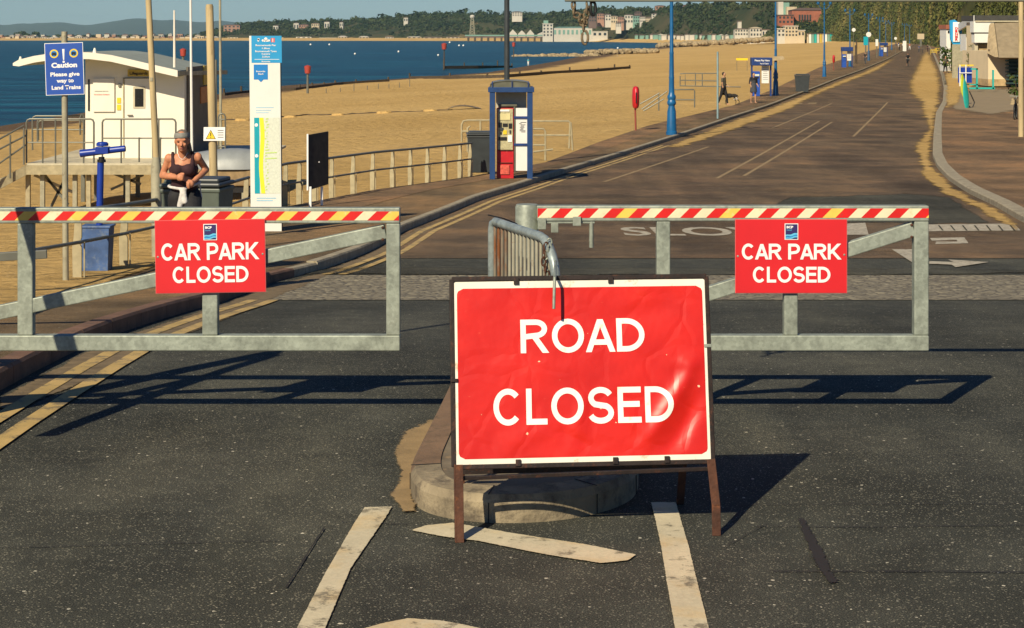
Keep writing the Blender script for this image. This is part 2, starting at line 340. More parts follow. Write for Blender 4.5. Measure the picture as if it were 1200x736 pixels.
# ------------------------------------------------------------------ mesh builder
class MB:
    def __init__(s): s.v=[]; s.f=[]; s.mi=[]
    def add(s, vs, fs, m=0):
        o=len(s.v); s.v += [tuple(v) for v in vs]; s.f += [tuple(i+o for i in f) for f in fs]; s.mi += [m]*len(fs); return s
    def box(s, c, d, rz=0, m=0):
        x,y,z=[k/2 for k in d]; c=Vector(c); rm=Matrix.Rotation(rz,3,'Z')
        vs=[c+rm@Vector((sx*x,sy*y,sz*z)) for sz in (-1,1) for sy in (-1,1) for sx in (-1,1)]
        return s.add(vs,[(0,2,3,1),(4,5,7,6),(0,1,5,4),(2,6,7,3),(0,4,6,2),(1,3,7,5)],m)
    def beam(s, p0, p1, w, h, up=(0,0,1), m=0):
        p0=Vector(p0);p1=Vector(p1);d=(p1-p0).normalized();up=Vector(up)
        sd=d.cross(up)
        if sd.length<1e-4: sd=d.cross(Vector((0,1,0)))
        sd.normalize(); u=sd.cross(d)
        vs=[p+sd*(a*w/2)+u*(b*h/2) for p in (p0,p1) for a,b in ((-1,-1),(1,-1),(1,1),(-1,1))]
        return s.add(vs,[(3,2,1,0),(4,5,6,7),(0,1,5,4),(1,2,6,5),(2,3,7,6),(3,0,4,7)],m)
    def tube(s, pts, r, n=10, m=0, cap=True):
        pts=[Vector(p) for p in pts]; k=len(pts); rs=r if isinstance(r,(list,tuple)) else [r]*k
        vs=[]; ref=None
        for i,p in enumerate(pts):
            d=(pts[min(i+1,k-1)]-pts[max(i-1,0)]).normalized()
            if ref is None:
                ref=Vector((0,0,1)) if abs(d.z)<.9 else Vector((0,1,0))
            a=d.cross(ref); 
            if a.length<1e-4: a=d.cross(Vector((1,0,0)))
            a.normalize(); b=a.cross(d); ref=b if i==0 else ref
            vs += [p+(a*math.cos(t)+b*math.sin(t))*rs[i] for t in (2*math.pi*j/n for j in range(n))]
        fs=[(i*n+j,i*n+(j+1)%n,(i+1)*n+(j+1)%n,(i+1)*n+j) for i in range(k-1) for j in range(n)]
        if cap: fs += [tuple(range(n-1,-1,-1)), tuple((k-1)*n+j for j in range(n))]
        return s.add(vs,fs,m)
    def lathe(s, c, prof, n=20, m=0):
        c=Vector(c); vs=[]
        for r,z in prof: vs += [c+Vector((r*math.cos(t),r*math.sin(t),z)) for t in (2*math.pi*j/n for j in range(n))]
        k=len(prof)
        fs=[(i*n+j,i*n+(j+1)%n,(i+1)*n+(j+1)%n,(i+1)*n+j) for i in range(k-1) for j in range(n)]
        fs += [tuple(range(n-1,-1,-1)), tuple((k-1)*n+j for j in range(n))]
        return s.add(vs,fs,m)
    def prism(s, poly, ext, m=0):
        poly=[Vector(p) for p in poly]; e=Vector(ext); n=len(poly)
        vs=poly+[p+e for p in poly]
        return s.add(vs,[tuple(range(n)),tuple(2*n-1-i for i in range(n))]+[(i,(i+1)%n,n+(i+1)%n,n+i) for i in range(n)],m)
    def ell(s, c, r, n=12, k=8, m=0, rot=None):
        c=Vector(c); vs=[]; 
        if not hasattr(r,'__len__'): r=(r,r,r)
        for i in range(k+1):
            ph=math.pi*i/k
            for j in range(n):
                t=2*math.pi*j/n; q=Vector((r[0]*math.sin(ph)*math.cos(t),r[1]*math.sin(ph)*math.sin(t),-r[2]*math.cos(ph)))
                if rot: q=rot@q
                vs.append(c+q)
        return s.add(vs,[(i*n+j,i*n+(j+1)%n,(i+1)*n+(j+1)%n,(i+1)*n+j) for i in range(k) for j in range(n)],m)
    def cap(s, p0, p1, r0, r1, n=12, m=0):
        p0=Vector(p0);p1=Vector(p1); s.tube([p0,p1],[r0,r1],n,m); s.ell(p0,r0,n,8,m); s.ell(p1,r1,n,8,m); return s
    def mesh(s, name, mats):
        me=bpy.data.meshes.new(name); me.from_pydata(s.v,[],s.f)
        if not isinstance(mats,(list,tuple)): mats=[mats]
        for m in mats: me.materials.append(M[m] if isinstance(m,str) else m)
        for p,i in zip(me.polygons,s.mi): p.material_index=i
        me.update(); return me
    def build(s, name, mats, parent=None, smooth=False, bev=0, loc=None):
        me=s.mesh(name,mats); o=bpy.data.objects.new(name,me); COL.objects.link(o)
        bm=bmesh.new(); bm.from_mesh(me); bmesh.ops.recalc_face_normals(bm,faces=bm.faces); bm.to_mesh(me); bm.free()
        if smooth:
            for p in me.polygons: p.use_smooth=True
            if smooth!='all':
                try: me.set_sharp_from_angle(angle=R(38))
                except Exception: pass
        if bev:
            b=o.modifiers.new('bevel','BEVEL'); b.width=bev; b.segments=2; b.limit_method='ANGLE'; b.angle_limit=R(40)
        if parent: o.parent=parent
        if loc is not None: o.location=loc
        return o
def tag(o, label, cat, group=None, kind=None):
    if label: o['label']=label
    if cat: o['category']=cat
    if group: o['group']=group
    if kind: o['kind']=kind
    return o
def struct(o): o['kind']='structure'; return o
def thing(name, label, cat, loc=(0,0,0), rz=0, group=None):
    o=bpy.data.objects.new(name,None); COL.objects.link(o); o.location=loc; o.rotation_euler=(0,0,rz); o.empty_display_size=.2
    return tag(o,label,cat,group)
def copy_tree(o, parent=None):
    kids=[c for c in bpy.data.objects if c.parent==o]
    c=o.copy(); COL.objects.link(c); c.parent=parent
    for k in kids: copy_tree(k,c)
    return c
def dup(root, loc, rz=0, label=None, group=None, scale=None):
    c=copy_tree(root); c.location=loc; c.rotation_euler=(0,0,rz)
    if label: c['label']=label
    if group: c['group']=group
    if scale: c.scale=(scale,)*3 if not hasattr(scale,'__len__') else scale
    return c
def evalmesh(o):
    dg=bpy.context.evaluated_depsgraph_get(); dg.update()
    return bpy.data.meshes.new_from_object(o.evaluated_get(dg))
def remeshed(mb, name, mat, voxel, parent=None, it=4):
    o=mb.build('tmp','black'); r=o.modifiers.new('r','REMESH'); r.mode='VOXEL'; r.voxel_size=voxel
    s=o.modifiers.new('s','SMOOTH'); s.factor=.5; s.iterations=it
    me=evalmesh(o); bpy.data.objects.remove(o)
    me.materials.clear(); me.materials.append(M[mat]); me.name=name
    for p in me.polygons: p.use_smooth=True; p.material_index=0
    n=bpy.data.objects.new(name,me); COL.objects.link(n); n.parent=parent; return n
def text(body, o, u, v, w, h, mat, parent=None, name='lettering', bold=0.0, depth=.001, lift=.002, spacing=1.0, fn=None, sub=0, align='L'):
    """letters laid from point o (lower left of the cap box), u = unit right, v = unit up, scaled to width w and cap height h"""
    c=bpy.data.curves.new('t','FONT'); c.body=body; c.size=1; c.offset=bold; c.space_character=spacing; c.resolution_u=4
    t=bpy.data.objects.new('t',c); COL.objects.link(t); me=evalmesh(t); bpy.data.objects.remove(t)
    xs=[q.co.x for q in me.vertices]; ys=[q.co.y for q in me.vertices]
    x0,x1=min(xs),max(xs); y0=0.0 if bold==0 else -bold; y1=.729+bold
    if h is None: h = w*(y1-y0)/(x1-x0)
    if w is None: w = h*(x1-x0)/(y1-y0)
    u=Vector(u).normalized(); v=Vector(v).normalized(); n=u.cross(v); o=Vector(o)
    if align=='C': o=o-u*(w/2)
    if sub:
        bm=bmesh.new(); bm.from_mesh(me); bmesh.ops.triangulate(bm,faces=bm.faces)
        for _ in range(sub):
            es=[e for e in bm.edges if e.calc_length()>.12]
            bmesh.ops.subdivide_edges(bm,edges=es,cuts=1); bmesh.ops.triangulate(bm,faces=bm.faces)
        bm.to_mesh(me); bm.free()
    for q in me.vertices:
        p=o+u*((q.co.x-x0)/(x1-x0)*w)+v*((q.co.y-y0)/(y1-y0)*h)+n*lift
        if fn: p=fn(p)
        q.co=p
    me.materials.clear(); me.materials.append(M[mat])
    for p in me.polygons: p.material_index=0
    me.name=name
    ob=bpy.data.objects.new(name,me); COL.objects.link(ob); ob.parent=parent; return ob
def arc(cx,cy,rx,ry,a0,a1,n=14): return [(cx+rx*math.cos(R(a0+(a1-a0)*i/n)),cy+ry*math.sin(R(a0+(a1-a0)*i/n))) for i in range(n+1)]
def glyph(ch,t,o=0.0):
    """stroke skeletons on a cap height of 1; returns (width, strokes); t = stroke weight"""
    h=t/2
    if ch=='R': w=.82; return w,[[(h,0),(h,1)],[(h,1-h),(.46,1-h)]+arc(.46,.74-h*.25,w-.48-h,.26-h*.75,90,-90,12)[1:]+[(h,.48)],[(.42,.48),(w-.07,0)]]
    if ch=='P': w=.77; return w,[[(h,0),(h,1)],[(h,1-h),(.44,1-h)]+arc(.44,.70-h*.25,w-.44-h,.30-h*.75,90,-90,12)[1:]+[(h,.40)]]
    if ch=='K': w=.84; return w,[[(h,0),(h,1)],[(w-.10,1.0),(h+.02,.36)],[(.28,.55),(w-.06,0)]]
    if ch=='O': w=.96; return w,[arc(w/2,.5,w/2-h,.5-h+.01,90,450,32)]
    if ch=='D': w=.84; return w,[[(h,0),(h,1)],[(h,1-h),(.30,1-h)]+arc(.30,.5,w-.30-h,.5-h,90,-90,18)[1:]+[(h,h)]]
    if ch=='A': w=.88; return w,[[(h*1.0,0),(w/2,1-.02)],[(w-h*1.0,0),(w/2,1-.02)],[(.21,.27+h*.3),(w-.21,.27+h*.3)]]
    if ch=='L': w=.62; return w,[[(h,0),(h,1)],[(h,h),(w,h)]]
    if ch=='E': w=.70; return w,[[(h,0),(h,1)],[(h,1-h),(w,1-h)],[(h,.52),(w-.04,.52)],[(h,h),(w,h)]]
    if ch=='C': w=.86; return w,[arc(w/2+.01,.5,w/2-h,.5-h+.01,42,318,28)]
    if ch=='S':
        w=.78; c=w/2; r=c-h; q=(1-t)/4
        return w,[arc(c,1-h-q,r*.97,q+.01,22,90,5)+arc(c,1-h-q,r*.93,q+.01,90,235,10)[1:]+arc(c,h+q,r,q+.01,58,-90,10)+arc(c,h+q,r,q+.01,-90,-162,5)[1:]]
    return .36,[]
def signtext(body,o,u,v,w,h,mat,parent,weight,gap=.12,lift=.0036,fn=None,name='lettering'):
    u=Vector(u).normalized(); v=Vector(v).normalized(); n=u.cross(v); o=Vector(o); x=0; quads=[]
    for ci,ch in enumerate(body):
        gw,sts=glyph(ch,weight)
        for si,st in enumerate(sts):
            closed=(Vector((*st[0],0))-Vector((*st[-1],0))).length<1e-4; pts=[]
            for a,b in zip(st,st[1:]):
                d=math.hypot(b[0]-a[0],b[1]-a[1]); k_=max(1,int(d/.12)); pts += [(a[0]+(b[0]-a[0])*i/k_,a[1]+(b[1]-a[1])*i/k_) for i in range(k_)]
            pts.append(st[-1]); L=[];Rr=[]; N=len(pts)
            for i,p in enumerate(pts):
                a=pts[i-1] if i>0 else (pts[-2] if closed else pts[0]); b=pts[i+1] if i<N-1 else (pts[1] if closed else pts[-1])
                d1=Vector((p[0]-a[0],p[1]-a[1])); d2=Vector((b[0]-p[0],b[1]-p[1]))
                d1=d1.normalized() if d1.length>1e-6 else d2.normalized(); d2=d2.normalized() if d2.length>1e-6 else d1
                m_=(d1+d2).normalized(); c=max(.5,m_.dot(d1)); nn_=Vector((-m_.y,m_.x))*(weight/2/c)
                diag=(ch in 'AK' and abs(m_.x)>.2 and abs(m_.y)>.2) or (ch=='R' and si==2)
                if diag and (i in (0,N-1)):   # horizontal cut ends
                    nn_=Vector((-weight/2/abs(m_.y)*(1 if m_.y>0 else -1),0))
                L.append((x+p[0]+nn_.x,p[1]+nn_.y)); Rr.append((x+p[0]-nn_.x,p[1]-nn_.y))
            for i in range(N-1): quads.append((ci,si,[L[i],Rr[i],Rr[i+1],L[i+1]]))
        nx_=body[ci+1] if ci+1<len(body) else ''
        x+=gw+(gap if ch!=' ' else 0)-(.07 if ('A' in (ch,nx_) and ' ' not in (ch,nx_)) else 0)
    tot=x-gap; mbs={}
    for ci,si,q in quads:
        mb=mbs.setdefault(ci,MB())
        vs=[o+u*(a/tot*w)+v*(b*h)+n*(lift+si*.00025) for a,b in q]
        if fn: vs=[fn(p_) for p_ in vs]
        mb.add(vs,[(0,1,2,3)])
    return [m_.build('letter',mat,parent) for m_ in mbs.values()]
def quadplate(mb, o, u, v, w, h, t=.002, m=0):
    u=Vector(u).normalized(); v=Vector(v).normalized(); n=u.cross(v); o=Vector(o)
    return mb.prism([o,o+u*w,o+u*w+v*h,o+v*h], n*t, m)
X3=(1,0,0); Z3=(0,0,1)

# ------------------------------------------------------------------ setting: ground sheets
def geo(a,b,r,step):
    out=[a]; y=a
    while y<b:
        y+=max(step,abs(y)*r) if y>0 else max(step,2); out.append(min(y,b))
    return out
ROWS=geo(-30,1500,.02,.5)
def sheet(name, left, right, y0, y1, dz, mat, cols=4, skirt=0):
    mb=MB(); rows=[y0]+[y for y in ROWS if y0<y<y1]+[y1]; vs=[]; n=cols+1
    for y in rows:
        a,b=left(y),right(y)
        for i in range(n): vs.append((a+(b-a)*i/cols,y,zr(y)+dz))
    mb.add(vs,[(r*n+i,r*n+i+1,(r+1)*n+i+1,(r+1)*n+i) for r in range(len(rows)-1) for i in range(cols)])
    return struct(mb.build(name,mat))
YEND=760
sheet('road',lambda y:XL(y)-.0,lambda y:XR(y)+.02,-30,YEND,0,'asphalt',8)
YS1=G(600,352).y; YS0=G(600,323).y; YD=G(600,303).y
sheet('setts_strip',lambda y:XL(y)+.25,lambda y:XR(y)+.0,YS1,YS0,.006,'setts')
sheet('road_upper',lambda y:XL(y)+.01,lambda y:XR(y)+.01,YD,YEND,.006,'red_asphalt',6)
# raised edge strip by the drop kerb at the left end of the setts
sheet('pavement_left',lambda y:XE(y),lambda y:XL(y)-.13,-30,YEND,.11,'path_tan')
sheet('pavement_band',lambda y:XE(y)+.05,lambda y:XE(y)+.05+(XL(y)-XE(y))*.45,G(330,243,.11).y,YEND,.116,'path_brown')
sheet('pavement_right',lambda y:XR(y)+.28,lambda y:XR(y)+14+ y*.03,-30,YEND,.11,'path_brown',4)
# kerbs as runs of stones
def kerb(name, fx, y0, y1, w, side, mats, split, hi=.125, drop=None):
    mb=MB(); y=y0; i=0
    while y<y1:
        L=.9 if y<80 else 3 if y<200 else 12
        if drop and drop[0]<y<drop[1]: h0=.105
        else: h0=hi
        a=Vector((fx(y),y,0)); b=Vector((fx(y+L),y+L,0)); g=.008 if y<80 else 0
        b=a+(b-a)*(1-g/L)
        za,zb=zr(y),zr(y+L)
        d=(b-a).normalized(); nx=Vector((d.y,-d.x,0))*side*w
        c=.02
        vs=[]
        for p,z in ((a,za),(b,zb)):
            vs += [(p.x,p.y,z-.15),(p.x,p.y,z+h0-c),(p.x+nx.x*.12,p.y+nx.y*.12,z+h0),(p.x+nx.x,p.y+nx.y,z+h0),(p.x+nx.x,p.y+nx.y,z-.15)]
        mb.add(vs,[(0,1,6,5),(1,2,7,6),(2,3,8,7),(3,4,9,8),(4,3,2,1,0),(5,6,7,8,9)], 0 if y<split else 1)
        y+=L; i+=1
    return struct(mb.build(name,mats))
yd0=G(318,331).y; yd1=G(368,320).y
kerb('kerb_left',XL,-30,YEND,.14,-1,['kerb_brown','kerb_conc'],yd0,.125,(yd0-.3,yd1-.6))
kerb('kerb_right',XR,-30,YEND,.28,1,['kerb_conc','kerb_conc'],0)
# double yellow lines, centre markings
def stripe(mb, fx, y0, y1, w, m=0, dz=.010):
    ys=[y0]+[y for y in ROWS if y0<y<y1]+[y1]; vs=[]
    for y in ys: vs += [(fx(y)-w/2,y,zr(y)+dz),(fx(y)+w/2,y,zr(y)+dz)]
    mb.add(vs,[(2*i,2*i+1,2*i+3,2*i+2) for i in range(len(ys)-1)],m)
mb=MB()
for off in (.27,.47):
    stripe(mb,lambda y:XL(y)+off,-20,YS1-.05,.105)
    stripe(mb,lambda y:XL(y)+off,YS0+.1,62,.10)
struct(mb.build('double_yellow_lines','line_yellow'))
def gpoly(mb, pts, dz=.010, m=0):
    g=[G(x,y,dz) for x,y in pts]; mb.add(g,[tuple(range(len(g)))],m)
M['pale_paving']=simple('pale_paving',(.26,.20,.12),.85,0,.12,2)
M['sand_dull']=simple('dull_sand',(.27,.185,.085),.95,0,.2,6,.5,60)
M['sandy_stain']=simple('sandy_stain',(.20,.15,.08),.9,0,.3,20,.4,80)
mb=MB()
def gtext(body,px0,px1,py,h,mat='line_white_far'):
    o=G(px0,py,.012); e=G(px1,py,.012)
    zs=zr(o.y+h)-zr(o.y)
    return text(body,o,(1,0,0),(0,1,zs/h),e.x-o.x,h,mat,None,'road_lettering',.02,0,0.0)
struct(gtext('SLOW',733,948,276,1.9))
mb=MB()
gpoly(mb,[(993,262),(1014,261),(1018,275),(992,275)],.012)
gpoly(mb,[(1090,279),(1130,278),(1135,285),(1096,286),(1097,283),(1122,283),(1121,281),(1092,282)],.012)
gpoly(mb,[(1045,292),(1071,292),(1074,296),(1089,308),(1070,308)],.012)
gpoly(mb,[(1089,306),(1117,307),(1111,304),(1159,307),(1120,313),(1115,310),(1089,309)],.012)
gpoly(mb,[(1088,263),(1188,262),(1196,270),(1088,271)],.012)
struct(mb.build('arrow_markings','line_white_far'))
mb=MB()
for k in range(7): gpoly(mb,[(1099+k*14,264),(1101+k*14,264),(1106+k*14,270),(1104+k*14,270)],.016)
struct(mb.build('hump_tick_marks','asphalt_dark'))
mb=MB()
for a,b in (((708,213),(830,172)),((840,209),(960,142)),((872,206),(975,143)),((905,150),(975,121)),((1000,160),(1040,120))):
    p,q=G(*a,.01),G(*b,.01); n=24
    vs=[]
    for i in range(n+1):
        t=i/n; x=p.x+(q.x-p.x)*t; y=p.y+(q.y-p.y)*t; vs += [(x-.05,y,zr(y)+.011),(x+.05,y,zr(y)+.011)]
    mb.add(vs,[(2*i,2*i+1,2*i+3,2*i+2) for i in range(n)])
for cx,cy in ((918,122.5),(935,121.5),(952,121)): gpoly(mb,[(cx-6,cy+.6),(cx+4,cy+.6),(cx+6,cy-.6),(cx-4,cy-.6)],.012)
struct(mb.build('parking_lines',simple('faded_line',(.27,.19,.09),.85,0,.3,4)))
# cracks and tar seams in the front asphalt
mb=MB()
def crack(pts,w):
    g=[G(x,y,.0075) for x,y in pts]; 
    for i in range(len(g)-1):
        n=6
        for j in range(n):
            t0,t1=j/n,(j+1)/n; a=g[i].lerp(g[i+1],t0); b=g[i].lerp(g[i+1],t1)
            jit=lambda:random.uniform(-.3,.3)*w
            d=(g[i+1]-g[i]).normalized(); s=Vector((-d.y,d.x,0))
            mb.add([a-s*w*.5+s*jit(),a+s*w*.5,b+s*w*.5+s*jit(),b-s*w*.5],[(0,1,2,3)])
crack([(0,641),(60,640),(160,637),(330,633)],.005); crack([(905,669),(1000,669),(1100,669),(1260,671)],.009)
crack([(880,616),(1000,617),(1260,614)],.006); crack([(860,591),(1260,589)],.004); crack([(0,540),(120,538)],.003)
crack([(335,688),(352,662),(372,630),(380,618)],.006); crack([(942,614),(952,634),(963,654),(975,676)],.012)
crack([(400,611),(480,614)],.005); crack([(850,640),(900,612)],.003)
struct(mb.build('tar_seams',simple('tar',(.018,.015,.012),.75)))
# dark patch of newer asphalt on the far road
def with_edge(name, base, sc_=3.5, fine=60, ek=.6, nk=.8, fk=.6):
    """copy of a ground material that breaks up into grains towards the sheet's own edge"""
    m=base.copy(); m.name=name; nt=m.node_tree; out=nt.nodes['Material Output']; src=out.inputs['Surface'].links[0].from_socket
    N=lambda t_: nt.nodes.new(t_)
    at=N('ShaderNodeAttribute'); at.attribute_name='edge'; tc=N('ShaderNodeTexCoord')
    n1=N('ShaderNodeTexNoise'); n1.inputs['Scale'].default_value=sc_; n1.inputs['Detail'].default_value=10; n1.inputs['Roughness'].default_value=.72; nt.links.new(tc.outputs['Object'],n1.inputs['Vector'])
    n2=N('ShaderNodeTexNoise'); n2.inputs['Scale'].default_value=fine; n2.inputs['Detail'].default_value=6; n2.inputs['Roughness'].default_value=.8; nt.links.new(tc.outputs['Object'],n2.inputs['Vector'])
    def ma(x,k_,add=None):
        a=N('ShaderNodeMath'); a.operation='MULTIPLY_ADD'; nt.links.new(x,a.inputs[0]); a.inputs[1].default_value=k_
        if add is None: a.inputs[2].default_value=0
        else: nt.links.new(add,a.inputs[2])
        return a.outputs[0]
    v=ma(at.outputs['Fac'],ek,ma(n1.outputs['Fac'],nk,ma(n2.outputs['Fac'],fk)))
    th=(nk+fk)*.5+ek*.30
    mr=N('ShaderNodeMapRange'); mr.inputs[1].default_value=th-.03; mr.inputs[2].default_value=th+.05; nt.links.new(v,mr.inputs[0])
    tr=N('ShaderNodeBsdfTransparent'); mx=N('ShaderNodeMixShader'); nt.links.new(mr.outputs[0],mx.inputs[0]); nt.links.new(tr.outputs[0],mx.inputs[1]); nt.links.new(src,mx.inputs[2]); nt.links.new(mx.outputs[0],out.inputs['Surface']); return m
EDGED={}
def jag(pts, amp, n=8, dz=.010, mat='sand_drift', name='sand_drift', seed=1, soft=9.0, grid=(1.6,.9)):
    base=M[mat] if isinstance(mat,str) else mat
    if base.name not in EDGED: EDGED[base.name]=with_edge(base.name+'_scattered',base,*((28,90,.8,.5,.4) if 'line' in base.name else (14,60) if base.name=='tar' else (1.2,70,.30,.55,.9) if base.name=='sandy_stain' else (.9,25,.55,.9,.6)))
    xs=[p[0] for p in pts]; ys=[p[1] for p in pts]; sx,sy=grid
    nx=int((max(xs)-min(xs)+12)/sx)+1; ny=int((max(ys)-min(ys)+6)/sy)+1; x0=min(xs)-6; y0=min(ys)-3
    def sd(x,y):
        ins=False; d=1e9
        for (ax,ay),(bx,by) in zip(pts,pts[1:]+pts[:1]):
            if (ay>y)!=(by>y) and x<(bx-ax)*(y-ay)/(by-ay)+ax: ins=not ins
            dx,dy=bx-ax,(by-ay)*1.8; t=max(0,min(1,((x-ax)*dx+(y-ay)*1.8*dy)/(dx*dx+dy*dy+1e-9))); d=min(d,math.hypot(x-ax-t*dx,(y-ay)*1.8-t*dy))
        return d if ins else -d
    D_=[[sd(x0+i*sx,y0+j*sy) for i in range(nx)] for j in range(ny)]
    rows_=[G(0,y0+j*sy,dz) for j in range(ny)]; idx={}; vs=[]; ev=[]; fs=[]
    for j in range(ny-1):
        for i in range(nx-1):
            if max(D_[j][i],D_[j][i+1],D_[j+1][i],D_[j+1][i+1])<-2.5: continue
            f=[]
            for a,b in ((j+1,i),(j+1,i+1),(j,i+1),(j,i)):
                if (a,b) not in idx:
                    g=rows_[a]; idx[(a,b)]=len(vs); vs.append(((x0+b*sx-CX)/F*g.y,g.y,g.z)); ev.append(max(0,min(1,(D_[a][b]+2.5)/(soft+2.5))))
                f.append(idx[(a,b)])
            fs.append(tuple(f))
    mb=MB(); mb.add(vs,fs); o=mb.build(name,EDGED[base.name]); at=o.data.attributes.new('edge','FLOAT','POINT')
    for k_,e_ in enumerate(ev): at.data[k_].value=e_
    return o
struct(jag([(925,230),(1010,229),(1060,226),(1112,230),(1150,255),(1165,262),(930,262),(900,246)],1.6,8,.0085,'asphalt_dark','road_patch',5))
struct(jag([(300,322),(640,322),(1000,322),(1240,320),(1240,316),(1000,314),(600,314),(420,312)],1,10,.010,'asphalt_dark','road_patch',6))
for pts_ in ([(428,595),(458,594),(452,604),(410,665),(378,740),(368,770),(322,770),(348,738),(382,672),(415,615)],
  [(764,589),(791,589),(797,610),(806,640),(818,690),(832,745),(838,770),(797,770),(792,735),(784,690),(776,640),(769,608)],
  [(484,621),(500,616),(530,613),(600,625),(690,639),(744,650),(735,656),(704,659),(640,649),(560,633),(520,628)],
  [(430,736),(452,730),(478,725),(520,728),(560,736),(590,748),(560,770),(380,770),(400,745)]):
    struct(jag(pts_,0,1,.008,'line_white','lane_marking',1,2.0,(1.1,1.0)))
struct(jag([(934,606),(944,608),(964,645),(982,682),(972,684),(950,650)],0,1,.0072,MATS['tar'],'tar_patch',1,8,(1.1,1.0)))
D=lambda o:tag(o,None,None,None,'stuff')
D(jag([(1092,186),(1094,162),(1097,140),(1102,122),(1104,100),(1100,80),(1092,64),(1086,56),(1078,66),(1072,80),(1064,95),(1066,110),(1078,120),(1080,134),(1088,150),(1070,170),(1076,190),(1082,210),(1106,228),(1140,242),(1170,262),(1192,272),(1199,265),(1168,244),(1135,229),(1111,213),(1099,200)],1.6,6,.02,'sand_drift','sand_drift',2,16))
D(jag([(490,600),(484,580),(500,560),(515,525),(530,484),(505,490),(470,505),(458,530),(466,552),(456,580),(470,600)],1.4,6,.012,'sand_dull','sand_drift',3,14,(1.2,1.0)))
D(jag([(250,360),(320,334),(372,320),(430,298),(470,276),(560,239),(578,236),(520,262),(470,288),(420,312),(385,322),(330,346),(270,372),(190,404),(120,440),(20,478),(0,480),(0,466),(130,398)],1.3,6,.0065,simple('sandy_grit',(.16,.115,.06),.9,0,.35,9,.5,80),'sand_drift',4))
D(jag([(905,126),(940,112),(985,94),(1012,84),(1040,71),(1050,68),(1030,82),(1000,94),(960,110),(920,130),(860,152),(800,172),(780,172),(850,145)],1.3,6,.02,'sand_drift','sand_drift',8,10))
D(jag([(1106,76),(1124,78),(1146,96),(1140,104),(1126,112),(1124,122),(1108,126)],1,5,.125,'sand_drift','sand_drift',9,12))
D(jag([(-10,340),(0,338),(60,322),(180,291),(330,234),(340,240),(250,282),(190,310),(120,332),(60,350),(0,366),(-10,368)],1,5,.125,'sand_drift','sand_drift',9,10))
D(jag([(1112,104),(1186,104),(1196,128),(1160,134),(1118,128)],1,5,.120,'pale_paving','paving_patch',9,8))

# ------------------------------------------------------------------ beach, sea, hills
XS_T=[(-40,-60),(60,-52),(110,-44),(141,-38.5),(180,-37),(220,-33.5),(259,-30),(293,-18),(345,-3.5),(480,12),(707,34),(1000,80),(1300,135),(1555,184)]
XS=lambda y: interp(XS_T,y)
TOE=[(-300,2250),(-60,2200),(240,2150),(545,2050),(700,1800),(800,1500),(880,1300),(960,1150),(1030,1000),(1072,800),(1100,560),(1140,400),(1200,250),(1300,140),(1500,80)]
toeY=lambda px: interp(TOE,px)
def XT(y):
    # x of cliff toe at depth y (right side)
    best=None
    lo,hi=960.,1500.
    for _ in range(40):
        m=(lo+hi)/2
        if toeY(m)>y: lo=m
        else: hi=m
    return (lo-CX)/F*y
def zsand(x,y):
    xe=XE(min(y,YEND)) if y<YEND else XE(YEND)+(y-YEND)*.2; ze=zr(y)+.02
    if x>=xe: return zr(y)-.12
    xs=XS(y); t=(xe-x)/(xe-xs)
    z=ze+(-4.95-ze)*(t**.9 if t>0 else 0)
    if 0<t<1.0: z+= noise.noise(Vector((x*.25,y*.25,0)))*.10*min(1,t*12)
    if t>1: z=-4.95-(t-1)*3
    return max(z,-9)
mb=MB(); rows=geo(-30,1560,.018,.8); n=64; vs=[]
for y in rows:
    xe=XE(min(y,YEND)); xs=XS(y); right=max(XT(y)+6, xe+10) if y>90 else 60
    for i in range(n+1):
        if i<=48: t=1.35-1.35*i/48; x=xe+(xs-xe)*t
        else: x=xe+(right-xe)*(i-48)/(n-48)
        vs.append((x,y,zsand(x,y)))
mb.add(vs,[(r*(n+1)+i,r*(n+1)+i+1,(r+1)*(n+1)+i+1,(r+1)*(n+1)+i) for r in range(len(rows)-1) for i in range(n)])
o=struct(mb.build('beach_sand','sand',smooth='all'))
# foreground dark ground beneath everything far off to the sides
mb=MB(); mb.add([(-9000,-300,-5),(9000,-300,-5),(9000,13500,-5),(-9000,13500,-5)],[(0,1,2,3)]); struct(mb.build('sea','water'))
RIDGE=[(-300,44),(0,44.5),(200,44),(235,43),(262,36),(290,29),(330,28),(400,26),(440,24),(480,20),(540,17),(593,19),(640,18),(680,15),(700,12),(760,12),(800,9),(850,5),(880,5),(900,0),(930,-6),(960,-18),(1000,-45),(1040,-80),(1100,-120),(1200,-220),(1500,-420)]
ridge=lambda px: interp(RIDGE,px)
def hill_h(px, t):
    Yt=toeY(px); dep=(130 if px<700 else 110 if px<900 else 70 if px<1000 else 45); Yr=Yt+dep
    zt=H-(ridge(px)-HY)/F*Yr; zt=min(zt,46)
    prof = t**.8 if t<1 else 1
    return Yt+dep*t, -2.3+(zt+2.3)*prof
cols=[-300+i*6 for i in range(301)]; ts=[0,.06,.14,.24,.36,.5,.64,.78,.9,1,1.3,2.5]
vs=[]; HP=[]
for px in cols:
    for t in ts:
        y,z=hill_h(px,t)
        if 0<t<=1:
            q=Vector((px*.03,t*2.2,0)); z+=noise.noise(q)*min(6,.16*(z+2.3))+noise.noise(q*3)*min(2.5,.07*(z+2.3)); y+=noise.noise(q*1.7+Vector((9,0,0)))*6*(1 if px<1000 else .4)
        vs.append(((px-CX)/F*y,y,z))
k=len(ts)
fA=[(c*k+i,(c+1)*k+i,(c+1)*k+i+1,c*k+i+1) for c in range(len(cols)-1) for i in range(k-1)]
mb=MB(); mb.add(vs,[f for f in fA if f[0]//k<(950+300)//6]); struct(mb.build('headland_hill','headland',smooth='all'))
mb=MB(); mb.add(vs,[f for f in fA if f[0]//k>=(950+300)//6]); struct(mb.build('cliff_slope','cliff',smooth='all'))
